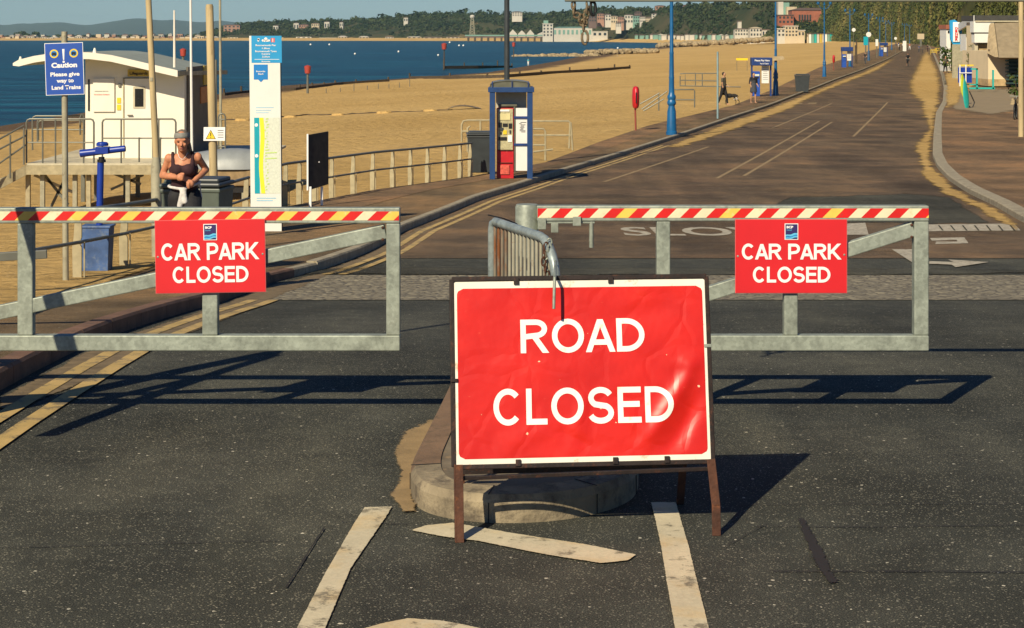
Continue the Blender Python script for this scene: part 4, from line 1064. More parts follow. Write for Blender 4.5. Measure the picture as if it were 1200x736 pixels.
ws=thing('warning_plate','small white plate with yellow warning triangle on the thick cream post','sign',P(251,157,Yp-.075)); k=Yp/F
quadplate(MB(),(-12.5*k,0,-8*k),X3,(0.02,0,1),25*k,16*k,.003).build('plate','letter_plain',ws)
MB().add([(-10*k,-.005,-6*k),(2*k,-.005,-6*k),(-4*k,-.005,5*k)],[(0,1,2)]).build('triangle_border','black',ws)
MB().add([(-9*k,-.006,-5.4*k),(1*k,-.006,-5.4*k),(-4*k,-.006,3.8*k)],[(0,1,2)]).build('triangle','yellow',ws)
m=MB(); m.box((-4*k,-.007,-.5*k),(.9*k,.001,4*k)); m.box((-4*k,-.007,-3.9*k),(.9*k,.001,1*k)); m.build('exclamation_mark','black',ws)
m=MB()
for i in range(4): m.box((7.5*k,-.004,(4-i*2.6)*k),(7*k,.001,.7*k))
m.build('small_print','slate_cloth',ws)

def wheelie(name,label,b,w,h,dp,mat,rz=0,lidmat=None):
    t=thing(name,label,'bin',b,rz); m=MB()
    for zz,s in ((.06,.82),(h*.86,1)):
        m.v += [(-w/2*s,-dp/2*s,zz),(w/2*s,-dp/2*s,zz),(w/2*s,dp/2*s,zz),(-w/2*s,dp/2*s,zz)]
    m.f += [(3,2,1,0),(4,5,6,7),(0,1,5,4),(1,2,6,5),(2,3,7,6),(3,0,4,7)]; m.mi += [0]*6
    m.box((0,0,h*.85),(w*1.05,dp*1.04,.05)); m.build('body',mat,t,bev=.015)
    l=MB(); l.box((0,-.01,h*.905),(w*1.08,dp*1.08,.05)); l.box((0,-.0,h*.945),(w*.9,dp*.85,.05)); l.build('lid',lidmat or mat,t,bev=.02)
    MB().tube([(-w*.4,dp*.58,h*.9),(w*.4,dp*.58,h*.9)],.015,8).build('handle','black',t)
    for s in (-1,1):
        MB().tube([(s*w*.36,dp*.36,.1),(s*w*.44,dp*.36,.1)],.1,14).build('wheel','tyre',t,smooth=True)
    return t
bb=P(222,330,22.0); bb.z=zr(22)+.11; 
wheelie('wheelie_bin','grey green wheelie bin standing left behind the jogging woman',bb+Vector((-.02,0,0)),.52,1.1,.6,'bin_green')
bb=P(251,330,21.6); bb.z=zr(21.6)+.11
wheelie('wheelie_bin','grey green wheelie bin standing right behind the jogging woman',bb+Vector((-.04,0,0)),.38,1.12,.55,'bin_green',-.15,'dark_grey')
# totem
b=gp(312,271); Yt=b.y; k=Yt/F
to_=thing('information_totem','tall white information totem with blue heading and beach map','sign',b)
dirt_=P(310,42,Yt)-b; H_=dirt_.z; w_=36*k
def tq(px,py): 
    f=(270-py)/228; return Vector(((px-312)*k - .0*f - f*2*k+ 0,0,H_*f))
m=MB(); d_=.14
m.v += [( -w_/2+.02,0,0),(w_/2-.02+0,0,0),(w_/2-.02,d_,0),(-w_/2+.02,d_,0)]
tz=H_; s=-2*k
m.v += [(-w_/2+s,0,tz),(w_/2+s,0,tz),(w_/2+s,d_,tz),(-w_/2+s,d_,tz)]
m.v[0]=(-w_/2,0,0); m.v[1]=(w_/2,0,0); m.v[2]=(w_/2,d_,0); m.v[3]=(-w_/2,d_,0)
m.f += [(3,2,1,0),(4,5,6,7),(0,1,5,4),(1,2,6,5),(2,3,7,6),(3,0,4,7)]; m.mi+=[0,0,0,1,1,1]
m.build('slab',['panel_white','board_brown'],to_)
def tpl(x0,x1,y0,y1,mat,nm,lift=.003,par=None):
    def pt(px,py): f=(270-py)/228; return Vector(((px-310)*k-2*k*f+2*k-0*k,-lift,H_*f)) + Vector((-2*k+2*k*0,0,0))
    return MB().add([pt(x0,y1),pt(x1,y1),pt(x1,y0),pt(x0,y0)],[(0,1,2,3)]).build(nm,mat,par or to_), pt
_,pt=tpl(294.5,330,42,73.5,'cyan','heading')
def tt_(s,cx,yb,wp,hp,mat='letter_plain',bold=.02): a=pt(cx-wp/2,yb); text(s,a,X3,Z3,wp*k,hp*k,mat,to_,'lettering',bold,0,.005)
tt_('Bournemouth Pier',311.5,54,24,2.2); tt_('1.8km',311.5,57.5,9,2.0); tt_('Bournemouth Town',311.5,61,25,2.2); tt_('Centre',311.5,64,10,2.0); tt_('2.5km',311.5,67.3,9,2.0)
tpl(298,327,69.2,69.7,'letter_plain','rule',.005); tt_('Boscombe',311.5,72.6,10,1.6)
m=MB(); m.add([pt(301.3,45.5)+Vector((0,-.003,0)),pt(304,45.5)+Vector((0,-.003,0)),pt(303.4,48.6)+Vector((0,-.003,0)),pt(302,48.6)+Vector((0,-.003,0))],[(0,1,2,3)])
disc(m,pt(303,46),.018,0,12,-.003); m.build('tap_symbol','letter_plain',to_)
m=MB()
for cx_,cy_,r_ in ((308,47.4,.017),(311.5,45.8,.026),(315,47.4,.017),(310,47.6,.018),(313,47.6,.018)): disc(m,pt(cx_,cy_),r_,0,12,-.003)
m.build('picnic_symbol','letter_plain',to_)
tpl(317.5,322,44.6,49.5,'pink_edge','first_aid_symbol',.005); tpl(319.3,320.1,45.2,49,'letter_plain','first_aid_bar',.007)
tpl(297,313.5,75.5,93,'azure','location_pin')
a_=[pt(302,92.9),pt(308.5,92.9),pt(305.2,96)]; MB().add([p+Vector((0,-.001,0)) for p in a_],[(2,1,0)]).build('pin_tip','azure',to_)
tt_('Boscombe',305.3,84.3,10.5,1.9); tt_('Beach',305.3,87.3,6,1.9)
for i in range(3): tpl(299,320-i*3,125.5+i*3,126+i*3,'map_sky','small_print')
tpl(297,327,137.5,226,'map_pale','map'); tpl(297,303,137.5,226,'turq','map_sea',.004); 
m=MB(); Lx=[303+ (1.2*math.sin(i*.4)+i*.04) for i in range(19)]
m.add([pt(x_,137.5+i*88.5/18)+Vector((0,-.002,0)) for i,x_ in enumerate(Lx)]+[pt(x_+4.8,137.5+i*88.5/18)+Vector((0,-.002,0)) for i,x_ in reversed(list(enumerate(Lx)))],[tuple(range(38))]); m.build('map_beach','map_yellow',to_)
rr=random.Random(5); m=MB()
for i in range(26):
    y_=140+i*3.3; x_=309+rr.random()*3; wx=rr.choice([2,3,5,14]) if 175<y_<192 else rr.choice([1.5,2,3]); m.add([pt(x_,y_)+Vector((0,-.003,0)),pt(x_+wx,y_-1)+Vector((0,-.003,0)),pt(x_+wx-.5,y_-2.2)+Vector((0,-.003,0)),pt(x_,y_-1.8)+Vector((0,-.003,0))],[(0,1,2,3)])
m.build('map_park','map_green',to_)
for yy in (146,182): m=MB(); disc(m,pt(299.5,yy),2*k,0,14,-.004); m.build('map_marker','letter_plain',to_)
for i in range(2): tpl(299,322-i*4,231+i*3,231.7+i*3,'map_sky','small_print')
# notice board
b=gp(366,243); Yb=b.y; k=Yb/F
nb=thing('notice_board','dark blank notice board turned sideways on two white posts before the railing','notice board',b)
cnr=lambda px,py,Y: P(px,py,Y)-b
A0=P(361,0,Yb); 
m=MB(); pa=cnr(362,158,Yb); pb_=cnr(385,154,Yb+.55); pc=cnr(385,216,Yb+.55); pd=cnr(362,223,Yb)
m.prism([pd,pc,pb_,pa],(-.02,.04,0)); m.build('board','board_brown',nb,bev=.004)
m=MB(); m.beam(cnr(360.5,223,Yb-.01),cnr(360.5,157,Yb-.01),.03,.05); m.build('edge_trim','letter_plain',nb)
for px,yy,bz in ((363.5,Yb,242),(377,Yb+.4,241)):
    tz_=cnr(px,222,yy).z; x_=cnr(px,240,yy).x
    MB().beam((x_,yy-Yb+.02,0),(x_,yy-Yb+.02,tz_+.05),.05,.045,(1,0,0)).build('post','letter_plain',nb,bev=.004)
MB().ell(cnr(374,190,Yb+.22),.012,8,6).build('sticker','letter_plain',nb)
# upturned boat behind totem
b=P(274,224,34.0); b.z=zsand(b.x,34.0)+.0
bt=thing('upturned_boat','silver hulled boat lying upturned on the sand behind the bins','boat',(b.x-.05,34.0,P(0,224,34).z),.05); bt.scale=(.62,1,1)
m=MB(); Lb=.9; ns=10; vs=[]
for i in range(ns+1):
    t=i/ns; x_=-1.1+2.2*t; hh=.78-.10*abs(t-.55)**1.5*2; ww=.45*(1-abs(2*t-1)**4*.6)
    for j in range(9):
        a=math.pi*j/8; vs.append((x_,-ww*math.cos(a),.42+(hh-.42)*math.sin(a)**.8))
m.add(vs,[(i*9+j,i*9+j+1,(i+1)*9+j+1,(i+1)*9+j) for i in range(ns) for j in range(8)]+[tuple(range(9)),tuple(ns*9+8-j for j in range(9))]); m.build('hull','boat',bt,smooth=True)
m=MB(); m.box((0,0,.27),(2.0,.8,.30)); m.build('side_boards','boat_side',bt,bev=.03)
m=MB(); m.box((0,0,.06),(1.9,.7,.12)); m.build('trestle','black',bt)

# ------------------------------------------------------------------ promenade railings
def prail(label, pxs, h, mid, x_extra=None):
    # posts stand on the promenade edge; thin concrete fins with two tubular rails
    pts=[]
    for px in pxs:
        lo,hi=5.,200.
        for _ in range(50):
            m_=(lo+hi)/2
            if CX+F*XE(m_)/m_<px: lo=m_
            else: hi=m_
        pts.append(Vector((XE(lo)+.02,lo,zr(lo)+.11)))
    b=pts[0]; t=thing('promenade_railing',label,'railing',b)
    for dz,r in ((h,.026),(mid,.02)): MB().tube([p+Vector((0,0,dz))-b for p in pts],r,10).build('rail','rail',t,smooth=True)
    for i,p in enumerate(pts):
        a=pts[max(i-1,0)]; c=pts[min(i+1,len(pts)-1)]; d=(c-a); d.z=0; d.normalize(); n=Vector((d.y,-d.x,0))
        m=MB()
        for s_,w in ((0,.035),):
            prof=[(-.06,-.1),(.0,-.1),(.0,mid-.06),(-.015,mid-.02),(.0,mid+.05),(.0,h-.03),(-.045,h-.03),(-.055,mid+.05),(-.065,mid-.06)]
            q=p-b-d*.02
            m.prism([q+n*x_*1.6+Vector((0,0,z_)) for x_,z_ in prof],d*.03)
            m.beam(q+n*.03+Vector((0,0,-.1)),q+n*.03+Vector((0,0,mid)),.016,.016); 
        m.build('post','rail_light',t,bev=.004)
    return t
prail('promenade railing with pale fin posts at the left behind the blue telescope',[-90,-30,34,94,148,192,230,262,290],.74,.40)
prail('promenade railing with pale fin posts from the totem to the ticket machine shelter',[316,336,352,370,390,415,438,461,482,502,522,540,552],.80,.42)
m=MB(); 
so_=P(0,307,13.0); tag(MB().beam((so_.x-1.5,13.0,so_.z-.05),(P(51,298,13.2).x,13.3,so_.z+.02),.05,.06).build('step_beam','rail',bev=.004),'short dark steel beam stub sticking into view at the far left edge','beam')

# ------------------------------------------------------------------ lifeguard hut on its deck
YD_=44.0; YW=46.0
hut=thing('lifeguard_hut','white lifeguard hut with a curved overhanging roof on the beach','hut',((-9.3),YW,P(0,189,YW).z))
ho=Vector(hut.location); hx=lambda px,Y=YW:(px-CX)/F*Y; fl=ho.z
xl_,xr_=hx(100),hx(216); dpt=4.2
RP=[(15,74),(22,70),(40,65.5),(60,62.5),(80,61),(105,61.5),(130,64.5),(152,69.5),(180,76),(208,82.5)]
def rz_(xw,off=0): # roof underside height at world x
    pts=[(P(a,b_,45.2).x,P(a,b_,45.2).z) for a,b_ in RP]; return interp(pts,xw)-.15+off
m=MB(); N=12
bot=[(xl_+(xr_-xl_)*i/N) for i in range(N+1)]
poly=[Vector((x_,YW,rz_(x_)+.02)) for x_ in reversed(bot)]
poly=[Vector((xl_,YW,fl)),Vector((xr_,YW,fl))]+poly
m.prism([p-ho for p in poly],(0,dpt,0)); m.build('wall','hut_white',hut)
rf=MB(); tops=[P(a,b_,45.2) for a,b_ in RP]; tops=[Vector((p.x,45.2,p.z)) for p in tops]
lower=[p+Vector((0,0,-.16 if i not in(0,) else -.06)) for i,p in enumerate(tops)][::-1]
rf.prism([p-ho for p in tops+lower],(0,.06,0)); rf.build('roof_fascia','roof_white',hut,smooth=True)
rf=MB(); rf.prism([p+Vector((0,.062,-.01))-ho for p in tops]+[p+Vector((0,.062,.01))-ho for p in lower],(0,5.4,0)); rf.build('roof','roof_grey',hut)
m=MB(); p=P(265,80,50.5); m.prism([Vector((tops[-1].x-.05,45.4,tops[-1].z-.03))-ho,Vector((tops[-1].x-.05,45.4,tops[-1].z-.13))-ho,Vector((p.x,50.4,p.z-.16))-ho,Vector((p.x,50.4,p.z-.05))-ho],(.05,0,0)); m.build('gutter','grey_post',hut)
def hpx(a,b_,Y=YW-.002): return P(a,b_,Y)-ho
def plate(x0,x1,y0,y1,mat,nm,par=hut,Y=YW,t=.02,org=None):
    o=(org if org is not None else ho); a=P(x0,y1,Y-t)-o; c=P(x1,y0,Y-t)-o
    return MB().box(((a.x+c.x)/2,a.y+t/2,(a.z+c.z)/2),(c.x-a.x,t,c.z-a.z)).build(nm,mat,par,bev=.003)
wf=plate(109,134,92,131,'roof_white','window_shutter',hut,YW,.05); plate(103,105,93,130,'glass_dark','window_gap',hut,YW,.02)
text('LIFEGUARD SERVICE',hpx(111,107.5,YW-.06),X3,Z3,16*YW/F,1.2*YW/F,'slate_cloth',hut,'notice_text',.01); text('NO ALCOHOL ON BEACH',hpx(110,111.5,YW-.06),X3,Z3,18*YW/F,1.5*YW/F,'red_sign',hut,'notice_text',.01)
dr=plate(146,178,92,188,'roof_white','door',hut,YW,.04); plate(156,170,101.5,127,'cream_paint','door_window_frame',hut,YW,.055); plate(158,168,104,125,'glass_dark','door_window',hut,YW,.065)
plate(144,178,91,92.2,'rail','door_lintel',hut,YW,.06); plate(149,155,134.5,135.5,'rail','door_handle',hut,YW,.10); plate(144,145.5,92,188,'rail_light','door_jamb',hut,YW,.05)
plate(149.5,176,81.5,89.5,'amber','name_board',hut,YW,.05); text('Lifeguards',hpx(152,87.6,YW-.055),X3,Z3,21*YW/F,3.6*YW/F,'board_brown',hut,'board_text',.03)
plate(137,141.5,114.5,121,'yellow','warning_sticker',hut,YW,.02); plate(137,141.5,122.5,129,'yellow','warning_sticker',hut,YW,.02); plate(138.5,141.5,98,102,'rail','light_box',hut,YW,.04)
plate(160,169,169,177,'cream_paint','vent',hut,YW,.02)
# side wall right of the corner, its shade put into a dark grey-brown sheet
m=MB(); m.box(Vector((xr_+.02,YW+2.1,fl+1.15))-ho,(.05,3.6,2.3)); m.build('shaded_side_wall',simple('shaded_wall_grey_brown',(.12,.105,.08),.7,0,.2,3),hut)
m=MB(); m.box(Vector((xr_+.06,YW+3.2,fl+2.05))-ho,(.03,1.4,.5)); m.build('name_board','amber',hut)
m=MB(); m.box(Vector((xr_+.06,YW+2.6,fl+1.55))-ho,(.03,1.1,.42)); m.build('notice_plate',simple('orange_board',(.5,.18,.05),.6),hut)
for a in (21,66,108,): m=MB(); pp=P(a+3,61,45.6); m.tube([(pp.x-ho.x,-.4,rz_(pp.x,.13)-ho.z),(pp.x-ho.x,-.4,rz_(pp.x,.26)-ho.z)],[.06,.02],8); m.build('roof_vent','roof_white',hut)
# deck
dk=thing('timber_deck','raised pale deck with tube railings and steps under the lifeguard hut','deck',(-9.6,YD_,P(0,191,YD_).z)); do=Vector(dk.location)
dx0,dx1=hx(31,YD_),hx(292,YD_)
m=MB(); m.box(Vector(((dx0+dx1)/2,YD_+3.6,do.z-.04))-do,(dx1-dx0,7.2,.06)); m.build('floor','cream_paint',dk)
m=MB(); m.box(Vector(((dx0+dx1)/2,YD_-.03,do.z-.16))-do,(dx1-dx0,.05,.22)); m.box(Vector((dx0-.03,YD_+3.6,do.z-.16))-do,(.05,7.2,.22)); m.build('edge_beam','rail_light',dk)
for px in (33,50,88,104,150,196,240,286):
    x_=hx(px,YD_+.2); g=zsand(x_,YD_+.2)-.3
    MB().beam((x_-do.x,.2,g-do.z),(x_-do.x,.2,-.08),.1,.1,(1,0,0)).build('leg','rail_light' if px in(33,104,196) else 'grey_post',dk)
    MB().beam((x_-do.x+.2,5.0,g-do.z-.3),(x_-do.x+.2,5.0,-.08),.1,.1,(1,0,0)).build('leg','rail',dk)
for a,b_ in (((50,202),(80,240)),((80,202),(60,242)),((125,200),(165,216)),((168,205),(130,222)),((40,205),(85,225))):
    MB().beam(P(*a,YD_+.6)-do,P(*b_,YD_+.6)-do,.05,.06).build('cross_brace','rail' if a[0]!=40 else 'cream_paint',dk)
def hoop(px0,px1,yt,yb,Y,ymid=None,nm='railing',par=dk,org=None,r=.022,close=True,mat='rail'):
    og=do if org is None else org; e=4
    pts=[P(px0,yb,Y),P(px0,yt+e,Y),P(px0+1.2,yt+1.2,Y),P(px0+e,yt,Y),P(px1-e,yt,Y),P(px1-1.2,yt+1.2,Y),P(px1,yt+e,Y),P(px1,yb,Y)]
    m=MB().tube([p-og for p in pts],r,8)
    if ymid: 
        for ym in (ymid if hasattr(ymid,'__len__') else [ymid]): m.tube([P(px0,ym,Y)-og,P(px1,ym,Y)-og],r*.8,8)
    return m.build(nm,mat,par,smooth=True)
hoop(31,110,139.5,191,YD_+.05,167); hoop(120,206,139.5,191,YD_+.05,162)
for px in (50,65,98,142,186): MB().tube([P(px,139,YD_+.05)-do,P(px,194,YD_+.05)-do],.02,8).build('baluster','rail',dk)
hoop(45,98,141,164,YD_+6,None,'railing'); hoop(38,99,136,176,YD_+3,[152],'railing'); hoop(44,50,139,166,YD_+1,None); hoop(94,98.5,134,158,YD_+.3,None)
for px in (163,188): MB().tube([P(px,161,YD_)-do,P(px,190,YD_)-do],.02,8).build('baluster','rail',dk)
m=MB(); 
for a,b_ in (((-20,174),(28,147)),((-20,185),(30,159)),((-20,205),(30,170))): m.tube([P(*a,YD_-.8)-do,P(*b_,YD_)-do],.022,8)
m.tube([P(12,158,YD_-.3)-do,P(12,209,YD_-.3)-do],.022,8); m.tube([P(28,150,YD_-.05)-do,P(28,193,YD_-.05)-do],.022,8); m.build('stair_rail','rail',dk,smooth=True)
m=MB()
m.prism([P(-20,222,YD_-.5)-do,P(-20,232,YD_-.5)-do,P(31,205,YD_-.05)-do,P(31,193,YD_-.05)-do],(0,.08,0)); m.build('stair_stringer','rail_light',dk)
m=MB()
for i in range(6): c=P(31-i*9,199+i*4.5,YD_+.4)-do; m.box(c,(.28,.9,.04))
m.build('stair_tread','rail_light',dk)
fp=MB().tube([P(204.5,79,45.6)-P(204.5,79,45.6),P(204.2,12,45.6)-P(204.5,79,45.6)],[.035,.02],8).build('flagpole','roof_white',smooth=True,loc=P(204.5,79,45.6)); tag(fp,'short thin white mast rising from the hut roof edge','mast')
for (xt,xb,yb,lab,mt) in ((223,225,182,'slim white flagpole standing just right of the hut front corner','panel_white'),(257.5,259,185,'slim pale flagpole standing behind the thick cream post','grey_post')):
    b=P(xb,yb,45.4); f=MB().tube([(0,0,0),P(xt,-40,45.4)-b],[.035,.028],8).build('flagpole',mt,smooth=True,loc=b); tag(f,lab,'flagpole')
lf=thing('deck_ladder_rail','dark double steel rail uprights between the hut and totem','railing',P(259,185,44.5)); lo_=Vector(lf.location)
hoop(256,264,133,185,44.5,[140,172],'rail',lf,lo_,.02)
MB().tube([P(253,70,44.6)-lo_,P(253,186,44.6)-lo_],.03,8).build('post','rail',lf)

# ------------------------------------------------------------------ people
def remesh_body(fn_body, voxel, mat, parent, name='body', it=5):
    m=MB(); fn_body(m); return remeshed(m,name,mat,voxel,parent,it)
b=P(221,340,19.6); b.z=zr(19.6)+.11
rn=thing('person','woman jogging towards us in dark vest, black shorts and grey headband','person',b); rn.rotation_euler=(R(4),R(-2),R(4)); rn.scale=(.97,.97,.985)
J=dict(hip=(.0,.03,.93),waist=(0,.01,1.08),chest=(0,-.02,1.27),neck=(.005,-.04,1.40),head=(.005,-.085,1.53),
 sl=(-.150,-.01,1.34),el=(-.235,.04,1.155),hl=(-.045,-.20,1.165), sr=(.152,.0,1.34),er=(.228,.12,1.19),hr=(.105,-.16,1.10))
Jv={k_:Vector(v_) for k_,v_ in J.items()}
def hand(m,c,dirv,side,k_=1.0):
    c=Vector(c); d=Vector(dirv).normalized(); s=Vector((0,0,1)); q=d.cross(s).normalized()*side
    m.ell(c+d*.035,(.036,.036,.042),10,8)
    for i in range(4):
        base=c+d*.06+s*(.027-.018*i)-q*.0; L=(.034,.038,.036,.028)[i]
        p1=base+d*L*.8; p2=p1-q*.026-d*.006; p3=p2-d*.026
        m.cap(base,p1,.0098,.0092,8); m.cap(p1,p2,.0092,.0085,8); m.cap(p2,p3,.0085,.0075,8)
    t0=c+d*.02+s*.025; t1=t0+d*.03+s*.018-q*.018; t2=t1+d*.028-q*.016-s*.004
    m.cap(t0,t1,.013,.011,8); m.cap(t1,t2,.011,.009,8)
def fb(m):
    m.ell(Jv['hip'],(.155,.115,.13)); m.ell((0,.01,1.08),(.13,.10,.12)); m.ell((0,-.01,1.24),(.155,.105,.14)); m.ell((-.06,-.085,1.225),(.065,.05,.06)); m.ell((.06,-.085,1.225),(.065,.05,.06))
    m.cap((-.105,-.01,1.335),(.105,-.01,1.335),.055,.055); m.cap((0,-.02,1.33),(.003,-.055,1.44),.058,.050)
    m.ell((.005,-.085,1.545),(.072,.09,.098)); m.ell((.005,-.115,1.475),(.052,.06,.055)); m.cap((.005,-.165,1.525),(.005,-.190,1.497),.010,.016,8)
    m.ell((-.068,-.075,1.525),(.012,.02,.03)); m.ell((.078,-.075,1.525),(.012,.02,.03)); m.ell((-.03,-.155,1.50),(.02,.02,.02)); m.ell((.04,-.155,1.50),(.02,.02,.02)); m.ell((.005,-.155,1.445),(.025,.025,.018)); m.cap((-.035,-.165,1.553),(.045,-.165,1.553),.011,.011)
    for s,a,e,h in ((-1,'sl','el','hl'),(1,'sr','er','hr')):
        m.ell(Jv[a],(.05,.05,.055)); m.cap(Jv[a],Jv[e],.043,.034); m.cap(Jv[e],Jv[e].lerp(Jv[h],.35),.035,.037); m.cap(Jv[e].lerp(Jv[h],.35),Jv[h],.037,.024)
        d=(Jv[h]-Jv[e]).normalized(); hand(m,Jv[h],d,-s)
    # raised leg (viewer's right), standing leg
    m.cap((.085,-.0,.90),(.095,-.27,.70),.095,.066); m.cap((.095,-.27,.70),(.095,-.16,.50),.058,.055); m.cap((.095,-.16,.50),(.09,.02,.33),.055,.034); m.cap((.09,.03,.31),(.09,-.09,.22),.036,.03)
    m.cap((-.085,.02,.90),(-.06,.02,.52),.095,.06); m.cap((-.06,.02,.52),(-.055,.07,.34),.055,.056); m.cap((-.055,.07,.34),(-.05,.08,.08),.055,.034); m.cap((-.05,.09,.045),(-.05,-.08,.035),.04,.032)
bd=remesh_body(fb,.0085,'skin_tan',rn,'body',5)
def vest(m):
    m.ell((0,.01,1.06),(.148,.118,.14)); m.ell((0,.0,1.10),(.143,.115,.12)); m.ell((0,-.008,1.22),(.162,.118,.115)); m.ell((-.06,-.09,1.225),(.07,.055,.065)); m.ell((.06,-.09,1.225),(.07,.055,.065))
    for s in(-1,1):
        m.cap((s*.10,-.075,1.27),(s*.105,-.03,1.398),.026,.020); m.cap((s*.105,-.03,1.398),(s*.10,.07,1.29),.020,.03)
remesh_body(vest,.01,'maroon',rn,'vest',3)
def shorts(m):
    m.ell((0,.03,.97),(.155,.12,.11)); m.cap((.08,.0,.92),(.095,-.20,.79),.105,.098); m.cap((-.085,.02,.92),(-.082,.03,.76),.103,.098)
remesh_body(shorts,.013,'black_cloth',rn,'shorts',3)
def tied(m):
    for i in range(24):
        a=2*math.pi*i/24; a2=2*math.pi*(i+1)/24; f=lambda t:(.165*math.cos(t),.0+.132*math.sin(t),1.03+.012*math.cos(t)+(.03 if math.cos(t)<0 else .035)*abs(math.cos(t)))
        m.cap(f(a),f(a2),.018,.018,8)
    m.ell((.0,-.145,1.02),(.04,.03,.03)); m.cap((-.005,-.15,1.02),(-.04,-.165,.86),.024,.032); m.cap((.01,-.15,1.02),(.02,-.175,.90),.022,.03); m.cap((-.04,-.165,.86),(-.03,-.165,.80),.03,.022)
    m.cap((.165,-.03,1.05),(.185,-.04,.90),.012,.008)
remesh_body(tied,.011,'pale_cloth',rn,'tied_jumper',2)
def hair(m):
    m.ell((.005,-.062,1.565),(.08,.092,.088)); m.ell((.005,-.02,1.50),(.07,.06,.07)); m.cap((.06,-.03,1.50),(.085,-.01,1.40),.03,.02)
remesh_body(hair,.010,'hair_grey',rn,'hair',3)
m=MB(); vs=[]
for i in range(25):
    a=2*math.pi*i/24
    for zz,kx in ((1.563,1.0),(1.585,1.03),(1.615,.93)): vs.append((.005+.0835*kx*math.cos(a),-.078+.102*kx*math.sin(a),zz+.012*math.sin(a)*-1))
m.add(vs,[(i*3+j,(i+1)*3+j,(i+1)*3+j+1,i*3+j+1) for i in range(24) for j in range(2)]); hb_=m.build('headband','grey_cloth',rn,smooth='all')
for s in (-.028,.038):
    MB().ell((.0+s,-.170,1.533),(.014,.006,.006),10,6).build('eye','hair_dark',rn,smooth='all')
MB().ell((.005,-.178,1.462),(.022,.007,.007),10,6).build('mouth','lip',rn,smooth='all')
MB().tube([(-.05,-.055,1.40),(-.03,-.095,1.36),(.0,-.108,1.335),(.03,-.1,1.36),(.055,-.06,1.40)],.003,6).build('necklace','white_cloth',rn,smooth=True)
for c,d0 in (((-.05,-.01,.045),0),((.09,-.03,.25),-.5)):
    mm=MB(); mm.ell((c[0],c[1],c[2]+.02),(.045,.12,.045)); mm.box((c[0],c[1],c[2]-.02),(.085,.25,.03)); remeshed(mm,'shoe','shoe',.012,rn,3)

def walker(label,px,py,Y,top,bottom,legs='skin_pale',hair_='hair_dark',h=1.72,dz=.11,rz=0,stride=.2,skirt=False,armf=.1,group=None,vox=.028,bend=0.0):
    b=P(px,py,Y); b.z=zr(Y)+dz; t=thing('person',label,'person',b,rz,group); s=h/1.72
    S=lambda p:(p[0]*s,p[1]*s,p[2]*s)
    def f(m):
        C=lambda a,b_,r0,r1:m.cap(S(a),S(b_),r0*s,r1*s,10)
        m.ell(S((0,0,1.25)),(.17*s,.11*s,.22*s)); m.ell(S((0,0,.98)),(.15*s,.11*s,.14*s)); C((0,0,1.4),(0,-.02,1.5),.055,.05); m.ell(S((0,-.03,1.61)),(.075*s,.09*s,.11*s)); C((0,-.11,1.60),(0,-.125,1.58),.014,.014)
        for d in(-1,1):
            C((d*.16,0,1.42),(d*.21,.02+d*armf*.3,1.14),.055,.042); C((d*.21,.02+d*armf*.3,1.14),(d*.18,-.12-d*armf,.98),.042,.03); m.ell(S((d*.175,-.14-d*armf,.94)),(.03*s,.03*s,.05*s))
            C((d*.09,0,.92),(d*.10,-d*stride*.5,.50),.09,.06); C((d*.10,-d*stride*.5,.50),(d*.10,-d*stride+.05,.08),.058,.035); C((d*.10,-d*stride+.07,.04),(d*.10,-d*stride-.10,.035),.038,.03)
    remesh_body(f,vox,legs if False else 'skin_pale',t,'body',2)
    def g(m):
        C=lambda a,b_,r0,r1:m.cap(S(a),S(b_),r0*s,r1*s,10)
        m.ell(S((0,0,1.25)),(.185*s,.125*s,.22*s)); m.ell(S((0,0,1.08)),(.165*s,.125*s,.14*s))
        for d in(-1,1): C((d*.15,0,1.40),(d*.20,.02+d*armf*.2,1.24),.07,.06)
        if skirt: m.tube([S((0,0,1.1)),S((0,0,.62))],[.16*s,.21*s],14)
    remesh_body(g,vox,top,t,'dress' if skirt else 'shirt',2)
    if not skirt:
        def tr(m):
            C=lambda a,b_,r0,r1:m.cap(S(a),S(b_),r0*s,r1*s,10)
            m.ell(S((0,0,.97)),(.165*s,.125*s,.14*s))
            for d in(-1,1): C((d*.09,0,.92),(d*.10,-d*stride*.5,.50),.105,.078); C((d*.10,-d*stride*.5,.50),(d*.10,-d*stride+.05,.12),.075,.055)
        remesh_body(tr,vox,bottom,t,'trousers',2)
    mm=MB(); mm.ell(S((0,.01,1.64)),(.085*s,.095*s,.10*s)); remeshed(mm,'hair',hair_,.025,t,1)
    return t
walker('man in dark clothes walking a dog on the left pavement',848,125,102,'olive_cloth','black_cloth',rz=R(60),stride=.22,h=1.78)
w2=walker('woman in slate dress and dark jacket standing by the navy parking kiosk',883,123,105,'slate_cloth','slate_cloth',rz=R(20),skirt=True,h=1.70,stride=.08)
mm=MB(); mm.ell((0,.02,1.28),(.21,.14,.2)); [mm.cap((d*.17,0,1.40),(d*.22,.03,1.12),.075,.06) for d in (-1,1)]; remeshed(mm,'jacket','black_cloth',.028,w2,2)
